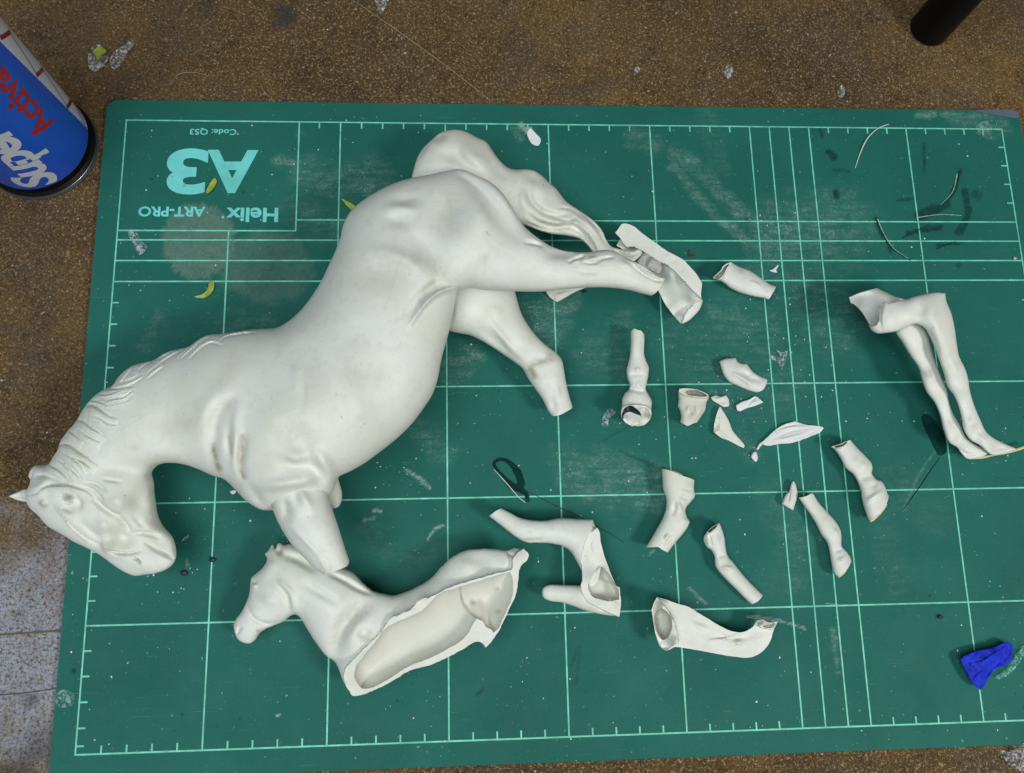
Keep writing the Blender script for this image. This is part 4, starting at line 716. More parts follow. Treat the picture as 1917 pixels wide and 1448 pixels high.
shell = frag('shell_shard', 'thick curved white shell shard under the snapped hind leg end of the large horse', 'shard',
    E_('1015 392c, 1030 365, 1060 330c, 1090 325, 1150 345, 1210 395, 1300 460, 1400 530, 1460 560, 1510 590, 1560 640, 1610 700, 1645 760c, 1640 860, 1660 890c, 1640 950, 1590 1010, 1540 1050, 1495 1066c, 1440 1000, 1380 920, 1335 830, 1300 760, 1250 700, 1170 610, 1110 545, 1050 500, 1010 480c, 1045 432c'),
    step=2.2, z=0.95, k=0.5, kb=0.9, edge=0.08, jag=0.5,
    planes=[(E_('1016 393c, 1062 331c, 1090 326, 1150 346, 1210 396, 1300 461, 1400 531, 1460 561, 1510 591, 1560 641, 1610 701, 1644 760c, 1640 870c, 1560 790, 1500 728, 1430 655, 1350 610, 1250 545, 1160 500, 1100 495, 1050 430'), [(1170, 430, 2.0), (1240, 470, 2.1), (1290, 520, 2.1), (1308, 560, 2.0)]),
            (E_('1640 872c, 1560 792, 1500 730, 1430 660, 1352 615, 1290 650, 1250 700, 1300 760, 1335 830, 1380 920, 1440 1000, 1494 1064c, 1540 960c'), [(1300, 550, 1.75), (1260, 510, 1.85), (1225, 520, 0.95), (1245, 570, 0.75), (1270, 600, 0.6), (1285, 580, 1.0)]),
            (E_('1018 480c, 1046 434c, 1100 497, 1160 502, 1200 560, 1160 600, 1110 545'), [(1160, 450, 1.3), (1180, 480, 1.0)])],
    strokes=[('g', 3, 1.35, E_('1400 540, 1385 600')), ('g', 4, -1.62, E_('1420 600, 1450 590'))])
lump = one('fracture_core', [Solid(E_('1165 600c, 1200 540, 1280 538c, 1310 580, 1345 600, 1352 660, 1330 690, 1250 660, 1190 630'), step=1.6, z=2.0, k=0.7, rough=2.2, jag=1.0)], MAT['fracture'], None, None, parent=shell[0])
frag('thin_shard', 'thin pointed white shard peeking out under the hind leg of the large horse', 'shard', E_('485 826c, 520 870, 570 903c, 640 865, 710 825, 790 792c, 700 740, 560 760'), step=1.8, k=0.35, edge=0.06, jag=0.4, strokes=[('g', 3, -0.81, E_('520 850, 560 890')), ('g', 2, 0.81, E_('560 850, 640 830'))])
frag('leg_tube', 'short hollow white leg tube lying alone right of the curved shell shard', 'leg fragment', O_('255 440c, 290 400, 360 340, 395 280, 440 250, 505 230c, 600 285, 700 320, 800 370, 920 455, 1030 530, 1108 555c, 1060 640, 1000 740c, 940 715, 820 695, 700 665, 580 625, 480 575, 400 510, 330 470'),
    step=1.8, cuts=[(11, 13)], k=1.0, planes=[(O_('256 440c, 290 401, 360 341, 396 281, 440 251, 504 231c, 470 290, 430 360, 395 425, 355 460, 320 462'), [(1335, 521, 0.75), (1369, 492, 1.0), (1350, 520, 1.15)])], cavities=[(O_('285 436, 320 395, 372 345, 408 292, 480 250, 440 315, 395 400, 352 448, 315 455'), 0.75, 3, 0.15)],
    strokes=[('g', 3, 0.94, O_('760 480, 900 560')), ('g', 5, -0.68, O_('560 280, 680 330'))], stains=[('d', 5, 0.14, O_('630 370'))])
ho, hs = frag('hoof_fragment', 'white hoof with bulging fetlock and navy crescent on its sole', 'hoof fragment', N_('245 125c, 290 98, 320 112, 355 118c, 395 160c, 398 220, 395 380, 415 450, 447 530, 440 620, 425 700, 415 780, 450 840, 480 910, 475 1000, 478 1060, 455 1120, 400 1170, 330 1188, 250 1180, 190 1150, 150 1100, 135 1040, 145 960, 150 880, 180 820, 225 770, 230 720, 205 640, 198 550, 215 480, 235 390, 245 250'),
    step=1.7, cuts=[(0, 4)], z=[(1193, 640, 0.95), (1193, 690, 0.8), (1193, 730, 0.75), (1192, 780, 0.75)], k=1.0,
    planes=[(N_('140 1040, 150 985, 200 950, 300 940, 400 952, 460 990, 474 1060, 452 1119, 399 1168, 330 1186, 250 1178, 190 1148, 152 1100'), [(1190, 758, 1.75), (1168, 770, 1.5), (1214, 770, 1.5), (1192, 797, 0.5), (1170, 788, 0.7), (1212, 788, 0.7)])],
    strokes=[('g', 4, 1.35, N_('300 560, 340 550')), ('g', 4, -1.62, N_('215 790, 270 770, 330 790, 420 795')), ('g', 5, -0.81, N_('230 620, 320 600, 400 620')), ('g', 3, -0.68, N_('380 200, 372 380')), ('g', 4, 0.81, N_('320 690, 340 740'))],
    cavities=[(N_('330 985, 400 970, 450 1020, 455 1080, 420 1120, 380 1090, 370 1050, 345 1010'), 0.10, 4, 0.2)], stains=[('d', 2, 0.51, N_('215 795, 275 765')), ('d', 3, 0.20, N_('340 1000, 370 1080'))])
patch('sole_marking', hs, N_('150 1045, 165 1000, 200 962, 250 952, 310 985, 352 1035, 362 1075c, 340 1060, 310 1050, 280 1036, 235 1022, 190 1035, 165 1068, 165 1110c, 150 1090'), MAT['navy'], ho)
frag('hollow_cuff', 'short hollow white cuff with a grey opening right of the hoof', 'leg fragment', N_('780 800, 805 770, 870 762, 960 770, 1050 800, 1115 840c, 1118 870, 1090 930, 1082 1000, 1040 1070, 990 1145c, 940 1158, 880 1182, 840 1160, 798 1140c, 808 1080, 790 1000, 772 960, 780 900'),
    step=1.6, cuts=[(10, 14)], k=0.95, edge=0.03, mat=MAT['cream'], planes=[(N_('785 800, 806 773, 870 765, 960 773, 1050 803, 1112 842, 1105 868, 1040 872, 940 864, 850 842'), [(1275, 732, 1.0), (1300, 728, 0.8), (1322, 742, 1.0), (1300, 743, 1.3)])], cavities=[(N_('856 808, 880 790, 930 786, 1010 800, 1070 822, 1104 850, 1050 858, 960 850, 900 840'), 0.9, 3, 0.2)],
    strokes=[('g', 4, -1.22, N_('960 930, 940 1000, 960 1060')), ('g', 4, 0.94, N_('900 960, 880 1020')), ('g', 4, 0.81, N_('1030 950, 1000 1060'))], stains=[('d', 4, 0.37, N_('960 930, 950 1010, 900 1090')), ('d', 7, 0.20, N_('980 1060, 920 1100'))])
frag('curved_shard', 'arched white shard with a notched edge above the small flat shards', 'shard', N_('1240 460c, 1300 432, 1420 422c, 1440 460, 1480 482, 1545 490c, 1620 580, 1700 630, 1778 660c, 1760 720, 1720 780, 1650 810c, 1560 785, 1450 740, 1350 690, 1290 620, 1260 540'), step=1.7, k=0.85, kb=0.5, edge=0.06, jag=0.3, cuts=[(8, 11)],
    strokes=[('g', 4, 1.22, N_('1370 590, 1480 640, 1620 740')), ('g', 5, -1.35, N_('1480 570, 1600 640, 1700 690')), ('g', 3, 0.94, N_('1580 620, 1620 640'))])
frag('tiny_shard', 'tiny cream white shard between the hollow cuff and the triangular shard', 'shard', N_('1140 865c, 1195 842, 1250 855, 1310 842c, 1335 870, 1350 940, 1340 965c, 1290 972, 1230 940, 1170 905'), step=1.3, k=0.4, edge=0.06, jag=0.3, mat=MAT['cream'], strokes=[('g', 2, 0.94, N_('1180 880, 1250 870, 1310 850')), ('g', 3, -0.81, N_('1240 910, 1310 920'))])
frag('flat_shard', 'small flat white shard folded at one end below the arched shard', 'shard', N_('1425 955c, 1500 910, 1570 890, 1635 852c, 1660 860, 1730 920c, 1640 960, 1550 985, 1475 1020c, 1440 1010'), step=1.3, k=0.3, edge=0.06, jag=0.3, mat=MAT['chalk'], strokes=[('g', 2, -1.22, N_('1560 960, 1580 920, 1640 860')), ('g', 4, 1.08, N_('1620 930, 1680 910'))])
frag('triangular_shard', 'pointed triangular white shard below the tiny cream shard', 'shard', N_('1245 968c, 1280 1020, 1340 1120, 1390 1240, 1520 1405, 1510 1432c, 1440 1400, 1340 1350, 1260 1320, 1175 1255c, 1180 1180, 1200 1080, 1225 1000'), step=1.5, k=0.25, edge=0.09, jag=0.3, planes=[(N_('1236 1000c, 1226 1010, 1202 1080, 1182 1180, 1178 1253c, 1236 1225c, 1232 1120'), [(1345, 775, 0.30), (1338, 800, 0.06), (1346, 790, 0.32), (1345, 803, 0.30)])], strokes=[('g', 3, 0.68, N_('1240 1230, 1300 1310, 1400 1370'))])
frag('flake', 'long feathery white flake lying across the close grid lines', 'flake', P_('1330 1085c, 1370 1050, 1440 985, 1520 935, 1605 912c, 1700 940, 1800 950, 1838 965c, 1810 1000, 1730 1035, 1640 1070, 1560 1090, 1480 1095, 1390 1108, 1350 1102'), step=1.5, k=0.12, edge=0.07, jag=0.8, mat=MAT['chalk'],
    strokes=[('g', 1.8, -0.47, P_('1400 1070, 1500 1020, 1620 980, 1760 960')), ('g', 1.8, 0.68, P_('1440 1070, 1560 1040, 1700 1010')), ('g', 1.8, -0.47, P_('1420 1000, 1540 950, 1640 940')), ('g', 2, 0.68, P_('1480 985, 1600 955, 1720 960')), ('g', 1.6, -0.41, P_('1500 1075, 1640 1040, 1780 990'))], stains=[('d', 3, 0.17, P_('1500 1050, 1700 985'))])
frag('sliver', 'narrow white sliver at the lower tip of the feathery flake', 'shard', P_('1292 1138c, 1310 1100, 1328 1082, 1340 1096, 1320 1120, 1305 1142'), step=1.0, k=0.5, edge=0.03, mat=MAT['chalk'])
frag('crumb', 'small white crumb lying below the sliver and the feathery flake', 'crumb', P_('1248 1202, 1262 1165, 1285 1158, 1296 1185, 1302 1215, 1288 1242, 1268 1232'), step=1.0, k=0.7, edge=0.03, mat=MAT['chalk'], rough=0.8)
# right-hand pair of legs on one piece
pelvis = Solid(M_('540 165, 600 146, 680 126, 770 112, 842 118c, 852 180, 885 260, 910 360, 930 500, 950 600, 985 670, 1010 740, 1030 860, 1060 960, 1110 1080, 1150 1160, 1210 1210, 1290 1250, 1382 1290c, 1300 1322, 1210 1340c, 1170 1322, 1100 1262, 1030 1220, 985 1150, 965 1050, 940 960, 910 890, 860 820, 835 730, 800 630, 760 520, 725 440, 690 385, 620 348, 560 368, 470 405, 390 418, 330 420, 290 400, 260 350, 210 260, 160 205, 128 188c, 118 150c, 200 115, 330 80c, 400 115, 470 145'), step=2.2, k=0.9, kb=0.7, edge=0.04,
    z=[(1660, 610, 2.9), (1720, 590, 3.0), (1600, 560, 2.1), (1765, 640, 2.8), (1790, 700, 2.4), (1815, 780, 1.7), (1835, 815, 1.2), (1880, 838, 0.8)],
    planes=[(M_('120 152c, 200 117, 330 82c, 400 117, 470 147, 540 166c, 430 196c, 385 190, 352 250, 345 340, 320 362, 262 352, 212 262, 160 207, 130 188'), [(1600, 560, 2.0), (1640, 545, 1.9), (1690, 560, 3.0), (1655, 570, 1.9), (1640, 605, 1.7), (1615, 580, 1.7)])],
    strokes=[('g', 14, -2.43, M_('640 190, 650 270, 620 340')), ('g', 12, 1.35, M_('730 200, 760 320, 800 460')), ('g', 4, 1.35, M_('400 200, 385 300, 390 400')), ('g', 8, 1.08, M_('880 620, 930 700')), ('g', 6, -0.81, M_('1000 1000, 1030 1080')), ('g', 6, 1.08, M_('1080 1180, 1150 1230')), ('g', 4, -0.94, M_('1190 1300, 1250 1280, 1300 1290')), ('g', 8, -0.81, M_('700 370, 740 460, 790 580'))],
    stains=[('d', 2.2, 0.59, M_('755 380')), ('d', 9, 0.10, M_('640 260')), ('d', 5, 0.14, M_('1040 1090'))])
leg_l = Solid(M_('470 400, 520 490, 580 590, 640 680, 670 780, 700 860, 760 940, 800 1030, 830 1150, 870 1240, 930 1280, 960 1320, 1000 1362, 1060 1368, 1130 1348, 1162 1325c, 1130 1290, 1060 1250, 1000 1200, 960 1120, 900 1020, 870 930, 855 840, 810 740, 775 650, 740 540, 715 440, 690 390, 620 320, 540 310'), step=2.0, k=1.0, z=[(1700, 620, 2.2), (1740, 700, 1.8), (1765, 800, 1.2), (1815, 850, 0.65)],
    strokes=[('g', 6, 1.08, M_('700 700, 740 760')), ('g', 5, -0.81, M_('860 1040, 900 1130')), ('g', 4, -1.22, M_('930 1270, 1000 1330, 1080 1320')), ('g', 5, 0.94, M_('950 1220, 1030 1270'))], stains=[('d', 5, 0.34, M_('735 690, 732 740')), ('d', 3, 0.51, M_('730 745')), ('d', 4, 0.14, M_('880 1090'))])
pair = one('leg_pair_fragment', [pelvis, leg_l], MAT['resin'], 'white fragment with two long thin legs and curled hip shell near the right mat edge', 'leg fragment')
one('base_edge', [Solid(M_('1030 1369c, 1130 1362, 1200 1345, 1300 1328, 1380 1308, 1480 1272c, 1470 1256c, 1380 1288, 1200 1332, 1120 1346'), step=1.6, z=0.45, k=0.4, edge=0.03)], MAT['gold'], None, None, parent=pair)
# hoofed lower legs
o, s = frag('hoofed_leg', 'stout white hoofed leg between the thin hoofed leg and the pair of legs', 'leg fragment', L_('525 258c, 600 235, 690 200c, 740 260, 810 330, 868 400, 876 440, 870 482, 905 530, 950 550, 985 600, 1000 650, 1012 675c, 990 740, 930 820, 850 890c, 835 860, 810 790, 785 700, 775 630, 750 560, 710 490, 650 440, 600 350, 560 290'), step=1.8, cuts=[(0, 2), (12, 15)], k=0.95,
    planes=[(L_('528 258c, 600 237, 686 203c, 650 250, 605 274, 565 272'), [(1557, 837, 0.75), (1590, 826, 0.85), (1575, 838, 1.05)])], cavities=[(L_('548 258, 600 242, 664 215, 636 250, 600 266, 568 266'), 0.7, 2.5, 0.15)],
    strokes=[('g', 7, -1.49, L_('770 520, 860 500')), ('g', 5, 1.22, L_('820 720, 900 670, 980 620')), ('g', 5, -1.08, L_('860 600, 910 570')), ('g', 6, 0.94, L_('780 400, 840 430'))], stains=[('d', 5, 0.34, L_('730 360')), ('d', 3, 0.51, L_('905 575')), ('d', 4, 0.17, L_('700 380'))])
one('sole_edge', [Solid(L_('995 740c, 935 822, 858 888, 862 896c, 890 880, 950 820, 1000 745'), step=1.2, z=0.65, k=0.5, edge=0.05, jag=0.4)], MAT['gold'], None, None, parent=o)
o, s = frag('hoofed_leg', 'slender white hoofed leg beside the tooth shaped chip', 'leg fragment', L_('250 690c, 310 680, 370 650c, 420 730, 500 820, 570 900, 605 970, 612 1030, 615 1100, 650 1140, 685 1190, 697 1230c, 650 1300, 580 1362c, 550 1330, 525 1240, 510 1150, 490 1070, 440 1000, 390 900, 340 820, 290 750'), step=1.7, cuts=[(0, 2), (11, 13)], k=1.0,
    strokes=[('g', 4, 1.22, L_('550 950, 580 1010')), ('g', 4, -1.08, L_('560 1140, 620 1120')), ('g', 4, 0.94, L_('580 1220, 650 1190'))], stains=[('d', 3, 0.51, L_('605 1215')), ('d', 5, 0.14, L_('460 870'))])
one('sole_edge', [Solid(L_('650 1302c, 585 1362, 592 1366c, 625 1345, 656 1306'), step=1.2, z=0.5, k=0.5, edge=0.04)], MAT['gold'], None, None, parent=o)
frag('tooth_chip', 'tooth shaped white chip at the upper end of the slender hoofed leg', 'chip', L_('105 740c, 140 660, 165 640, 190 560, 207 545c, 225 580, 240 640, 240 680, 220 740, 203 797c, 150 770'), step=1.4, k=0.9, edge=0.03, mat=MAT['cream'], cuts=[(9, 11)] if False else (), strokes=[('g', 2, -0.81, L_('180 620, 160 740'))])
o, s = frag('hoofed_leg', 'white hoofed leg with its dark edged hoof pointing up towards the scuffed patch', 'leg fragment', J('1352 75c, 1400 85, 1500 125, 1598 158c, 1595 230, 1602 275, 1570 320, 1540 355, 1530 390, 1545 440, 1560 465, 1550 500, 1510 560, 1450 630, 1400 698c, 1360 675, 1330 655, 1290 655, 1232 660c, 1270 600, 1310 530, 1360 440, 1385 360, 1385 290, 1365 230, 1358 150'), step=1.8, cuts=[(0, 3), (14, 18)], k=0.9, jag=0.3,
    strokes=[('g', 4, 1.08, J('1470 320, 1500 390')), ('g', 4, -1.22, J('1450 340, 1440 420')), ('g', 4, -1.08, J('1480 270, 1560 300')), ('g', 3, -1.35, J('1440 570, 1380 640')), ('g', 3, 1.22, J('1400 560, 1380 600')), ('g', 4, 0.94, J('1510 450, 1540 470')), ('g', 3, -0.68, J('1500 220, 1590 235'))], stains=[('d', 1.2, 0.8, J('1460 157')), ('d', 5, 0.20, J('1440 530')), ('d', 2.0, 0.20, J('1490 330, 1520 390'))])
one('sole_edge', [Solid(J('1356 72c, 1410 80, 1460 92, 1512 118c, 1500 124, 1400 88'), step=1.2, z=0.75, k=0.5, edge=0.04)], MAT['gold'], None, None, parent=o)
o, s = frag('hoofed_leg', 'bent white hoofed leg with a black rimmed hollow end above the thick thigh', 'leg fragment', K('665 215, 690 180c, 750 125, 808 98c, 825 140, 850 220, 860 310, 880 390, 930 450, 1000 540, 1100 650, 1198 745c, 1150 800, 1095 830c, 1050 790, 950 690, 850 590, 790 520, 765 470, 760 400, 730 340, 690 310, 665 260'), step=1.7, cuts=[(1, 3), (11, 13)], k=1.0, edge=0.03,
    planes=[(K('693 184c, 752 130, 804 102c, 790 140, 735 185, 700 195'), [(1325, 998, 0.8), (1345, 984, 0.9), (1335, 996, 1.05)])], cavities=[(K('702 182, 752 136, 794 112, 778 140, 732 178'), 0.7, 2, 0.15)],
    strokes=[('g', 4, 1.08, K('830 490, 930 510')), ('g', 4, -0.81, K('800 400, 850 380')), ('g', 3, 0.94, K('690 230, 720 300')), ('g', 3, -1.08, K('715 210, 735 300')), ('g', 3, 0.68, K('790 200, 800 300'))], stains=[('d', 1.3, 0.9, K('700 186, 752 132, 802 104'))])
frag('thigh_fragment', 'thick hollow white thigh tapering to a bent broken hock at the lower middle', 'leg fragment', K('190 880c, 240 762c, 330 790, 430 825, 520 850, 620 910, 720 970, 820 1030, 910 1070, 1000 1082, 1060 1065, 1110 1030, 1130 995, 1140 975c, 1200 968, 1240 990, 1332 985c, 1290 1080, 1265 1160, 1220 1230, 1160 1280, 1080 1310, 960 1305, 800 1280, 640 1250, 490 1225, 400 1215, 350 1240, 310 1248c, 270 1210, 230 1110, 210 1010'), step=1.9, cuts=[(1, 0), (13, 16)], k=0.92,
    z=[(1250, 1165, 1.15), (1330, 1180, 1.05), (1420, 1210, 0.85), (1445, 1180, 0.9)],
    planes=[(K('242 766c, 193 880, 213 1010, 233 1110, 272 1208, 310 1246c, 360 1222, 438 1165c, 422 1080, 390 970, 330 870'), [(1228, 1120, 1.3), (1222, 1150, 1.0), (1235, 1200, 0.9), (1245, 1218, 0.9), (1270, 1200, 1.7), (1262, 1165, 1.9), (1245, 1138, 1.7)]),
            (K('1142 978c, 1200 971, 1240 993, 1328 988c, 1290 1050, 1220 1050, 1165 1030'), [(1420, 1163, 1.0), (1453, 1165, 1.1), (1440, 1176, 1.35), (1425, 1172, 1.3)])],
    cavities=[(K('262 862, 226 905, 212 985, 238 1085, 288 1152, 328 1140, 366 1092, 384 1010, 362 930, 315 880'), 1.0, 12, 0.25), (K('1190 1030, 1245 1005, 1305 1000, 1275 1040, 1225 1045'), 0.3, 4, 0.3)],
    strokes=[('c', 9, 1.3, K('700 1148, 820 1140, 920 1112, 990 1085')), ('g', 7, 1.6, K('960 1168, 1005 1185')), ('g', 9, -1.2, K('1010 1120, 1080 1110')), ('g', 12, 1.2, K('1130 1180, 1200 1120')), ('g', 5, -1.22, K('780 1120, 880 1130, 950 1110')), ('g', 4, 1.22, K('950 1170, 1000 1180')), ('g', 4, -0.94, K('900 1170, 960 1130, 1040 1140')), ('g', 3, -0.94, K('365 1120, 420 1150')), ('g', 5, 0.94, K('560 1000, 700 1060')), ('g', 4, -0.68, K('400 1190, 440 1170'))], stains=[('d', 9, 0.12, K('500 1170, 760 1250')), ('d', 1.3, 0.8, K('280 1100'))])
# blue shard and the curled shaving
frag('blue_shard', 'deep blue curled shard near the lower right corner of the mat', 'shard', Q_('1475 572c, 1500 550, 1570 520, 1700 490, 1800 455, 1840 480c, 1830 580, 1780 620, 1720 640, 1680 690, 1640 760, 1615 786c, 1560 740, 1520 670, 1490 615'), step=1.5, k=0.30, edge=0.06, jag=0.9, rough=0.8, mat=MAT['blue_resin'],
    strokes=[('g', 9, -1.80, Q_('1600 740, 1680 640, 1760 570, 1830 490')), ('c', 12, 1.12, Q_('1540 600, 1620 590, 1700 540, 1800 480')), ('c', 8, 0.90, Q_('1560 720, 1620 660, 1680 620')), ('g', 3, 0.98, Q_('1640 750, 1690 680, 1740 635')), ('g', 4, -0.75, Q_('1500 580, 1560 640, 1600 700')), ('g', 4, 0.75, Q_('1700 500, 1740 560'))], floor=0.2)
# ------------------------------------------------------------------ spray can and black cylinder standing on the table
def lathe(prof, n=72):
    V = []; Fc = []
    for r, z in prof:
        for i in range(n): a = 2 * math.pi * i / n; V.append((r * math.cos(a), r * math.sin(a), z))
    for k in range(len(prof) - 1):
        for i in range(n): Fc.append((k * n + i, k * n + (i + 1) % n, (k + 1) * n + (i + 1) % n, (k + 1) * n + i))
    return np.array(V), np.array(Fc)
def local(name, V, Fc, mat, parent, angle=35): return link(name, mesh_from(name, V, Fc, None, (0, 0, 0), angle), mat, parent)
can = empty('spray_can', (-0.25405, 0.12684, TABLE_Z)); tag(can, 'blue spray can with red and white lettering standing at the top left corner', 'spray can')
R = 0.02636; RB = 0.0248; ZL = 0.0085; ZT = 0.115
V, Fc = lathe([(0.018, 0.002), (0.0235, 0.0006), (R - 0.0008, 0.0), (R - 0.0001, 0.0008), (R, 0.0022)]); local('bottom_curl', V, Fc, MAT['grey_corner'], can)
V, Fc = lathe([(R, 0.0022), (R - 0.0001, 0.0026), (R - 0.0004, 0.0029)]); local('bottom_rim', V, Fc, MAT['steel'], can)
V, Fc = lathe([(R - 0.0004, 0.0029), (R - 0.0009, 0.0034), (RB - 0.0003, 0.0044), (RB, ZL)]); local('base_band', V, Fc, MAT['black'], can)
def cyl_patch(t0, t1, z0, z1, r, n=60, rows=8):
    """t0, t1 give the angle at the lower and the upper edge"""
    V = []
    for q in range(rows + 1):
        w = q / rows; a = np.radians(np.linspace(t0[0] + (t0[1] - t0[0]) * w, t1[0] + (t1[1] - t1[0]) * w, n)); V.append(np.c_[r * np.cos(a), r * np.sin(a), np.full(n, z0 + (z1 - z0) * w)])
    return np.concatenate(V), np.array([(q * n + i, q * n + i + 1, (q + 1) * n + i + 1, (q + 1) * n + i) for q in range(rows) for i in range(n - 1)])
V, Fc = cyl_patch((70, 70), (372.5, 353.9), ZL, ZT, RB, 120); local('blue_label', V, Fc, MAT['blue'], can)
V, Fc = cyl_patch((12.5, -6.1), (70, 70), ZL, ZT, RB, 40); local('white_panel', V, Fc, MAT['label_white'], can)
V, Fc = lathe([(RB, ZT), (RB - 0.001, ZT + 0.002), (0.018, ZT + 0.010), (0.016, ZT + 0.012)]); local('shoulder', V, Fc, MAT['steel'], can)
V, Fc = lathe([(0.0175, ZT + 0.010), (0.0175, ZT + 0.035), (0.016, ZT + 0.037), (0.0001, ZT + 0.037)]); local('cap', V, Fc, MAT['blue'], can)
def can_line(pts, w, r, mat, name):
    """ink line on the can; points are (angle deg, height)"""
    V = []; Fc = []
    for (t0, z0), (t1, z1) in zip(pts[:-1], pts[1:]):
        n = 10; p = np.array([(math.radians(t0 + (t1 - t0) * i / n) * r, z0 + (z1 - z0) * i / n) for i in range(n + 1)])
        d = p[-1] - p[0]; d /= np.linalg.norm(d); nn = np.array([-d[1], d[0]]) * w / 2; b0 = len(V)
        p[0] -= d * w / 2; p[-1] += d * w / 2
        for q in p:
            for sg in (1, -1): a = q + nn * sg; V.append((r * math.cos(a[0] / r), r * math.sin(a[0] / r), a[1]))
        Fc += [(b0 + 2 * i, b0 + 2 * i + 1, b0 + 2 * i + 3, b0 + 2 * i + 2) for i in range(n)]
    V = np.array(V); Fc = np.array(Fc); local(name, V, Fc, mat, can)
for k in range(4):
    z0 = 0.029 + k * 0.0265; t0 = 10.5 - k * 3.2
    can_line([(t0, z0), (t0 + 20, z0 - 0.0085)], 0.0016, RB + 0.00013, MAT['red_line'], 'red_outline')
    can_line([(t0, z0), (t0 + 14, z0 + 0.018)], 0.0005, RB + 0.00012, MAT['navy'], 'thin_outline')
for k in range(6): can_line([(13 + k * 4, 0.0095 + 0.0004 * k), (14 + k * 4, 0.0145 + 0.0008 * k)], 0.0005, RB + 0.00012, MAT['blue'], 'blue_mark')
def can_text(txt, t_base, height, z0, length, off, shear, mat, name, r=RB + 0.00015, space=1.0):
    V, Fc = text_mesh(txt, off, shear, space)
    bm = bmesh.new(); vs = [bm.verts.new((x * length, y * height, 0)) for x, y, _ in V]
    for f in Fc:
        try: bm.faces.new([vs[i] for i in f])
        except ValueError: pass
    bmesh.ops.subdivide_edges(bm, edges=[e for e in bm.edges if e.calc_length() > 0.0025], cuts=2, use_grid_fill=True)
    bmesh.ops.triangulate(bm, faces=bm.faces[:]); bm.verts.index_update()
    W = np.array([(r * math.cos(math.radians(t_base) - v.co.y / r), r * math.sin(math.radians(t_base) - v.co.y / r), z0 + v.co.x) for v in bm.verts])
    Fn = np.array([[v.index for v in f.verts] for f in bm.faces]); bm.free()
    local(name, W, Fn, mat, can)
can_text('Super', -42, 0.0232, 0.0095, 0.050, 0.030, 0.12, MAT['label_white'], 'white_lettering', space=0.9)
can_text('Activator', -16, 0.0112, 0.0370, 0.062, 0.028, 0.0, MAT['red'], 'red_lettering', space=1.0)
cyl = empty('black_cylinder', (0.18609, 0.19811, TABLE_Z)); tag(cyl, 'black upright cylinder standing on the table at the top right', 'cylinder')
V, Fc = lathe([(0.0001, 0.0008), (0.0095, 0.0), (0.0102, 0.0004), (0.0102, 0.0010)]); local('foot_ring', V, Fc, MAT['steel'], cyl)
V, Fc = lathe([(0.0099, 0.0010), (0.0101, 0.0016), (0.0101, 0.115), (0.009, 0.118), (0.0001, 0.118)]); local('barrel', V, Fc, MAT['black'], cyl)
# ------------------------------------------------------------------ scraps, threads, glue
def sheet(name, label, cat, pts, mat, zlift=0.0004, thick=0.00025, wav=0.0008, base=0.0, seed=1, step=2.2, parent=None):
    """thin crumpled scrap lying on the mat or table"""
    pc = catmull(pts, True, step); s2 = Solid.__new__(Solid); s2.poly = pc; g = s2.grid_points(step * 1.3); g = g[dist_poly(g, pc)[0] > step * 0.5] if len(g) else g
    allp = np.concatenate([pc, g]); r = delaunay_2d_cdt([Vector(v) for v in allp], [(i, (i + 1) % len(pc)) for i in range(len(pc))], [], 0, 1e-4)
    p = np.array([(v[0], v[1]) for v in r[0]]); T = np.array(r[2]); T = T[inside(p[T].mean(1), pc)]
    a = p[T[:, 1]] - p[T[:, 0]]; c = p[T[:, 2]] - p[T[:, 0]]; T = np.where((a[:, 0] * c[:, 1] - a[:, 1] * c[:, 0] > 0)[:, None], T[:, ::-1], T)
    z = base + zlift + wav * (0.5 + 0.5 * vnoise(p, 10, seed)); lo = unproject(p, z); hi = lo + np.array([0, 0, thick]); n0 = len(p)
    e = np.concatenate([T[:, [0, 1]], T[:, [1, 2]], T[:, [2, 0]]]); kk = np.sort(e, 1); kk = kk[:, 0] * n0 + kk[:, 1]; _, inv, cnt = np.unique(kk, return_inverse=True, return_counts=True); bd = e[cnt[inv] == 1]
    Fc = np.concatenate([T, T[:, ::-1] + n0, np.c_[bd[:, 1], bd[:, 0], bd[:, 0] + n0], np.c_[bd[:, 1], bd[:, 0] + n0, bd[:, 1] + n0]]); V = np.concatenate([hi, lo])
    V, Fc = compact(V, Fc); ob = base_of(V) if parent is None else parent.location
    o = link(name, mesh_from(name, V, Fc, None, ob, 40), mat, parent, ob if parent is None else None)
    if parent is None: tag(o, label, cat)
    return o
def thread(name, label, cat, pts, rad, mat, base=0.0, lift=0.0006, ends=0.3):
    c = catmull(pts, False, 3.0); n = len(c); t = np.linspace(0, 1, n); zz = base + rad + lift * np.sin(t * math.pi) ** 2
    P3 = unproject(c, zz); V = []; Fc = []; k = 6
    for i in range(n):
        d = P3[min(i + 1, n - 1)] - P3[max(i - 1, 0)]; d /= np.linalg.norm(d) + 1e-12; s = np.cross(d, (0, 0, 1)); s /= np.linalg.norm(s) + 1e-12; u = np.cross(s, d)
        rr_ = rad * (ends + (1 - ends) * math.sin(min(max(t[i], 0.03), 0.97) * math.pi) ** 0.5)
        for j in range(k): a = 2 * math.pi * j / k; V.append(P3[i] + rr_ * (s * math.cos(a) + u * math.sin(a)))
    for i in range(n - 1):
        for j in range(k): Fc.append((i * k + j, i * k + (j + 1) % k, (i + 1) * k + (j + 1) % k, (i + 1) * k + j))
    V = np.array(V); ob = base_of(V); o = link(name, mesh_from(name, V, np.array(Fc), None, ob, 80), mat, None, ob); tag(o, label, cat); return o
sheet('film_scrap', 'clear crumpled film scrap right of the yellow and clear one beside the can', 'film scrap', X('205 118, 214 98, 232 86, 248 76, 252 80, 238 100, 226 122, 212 130'), MAT['film'], base=TABLE_Z, wav=0.003)
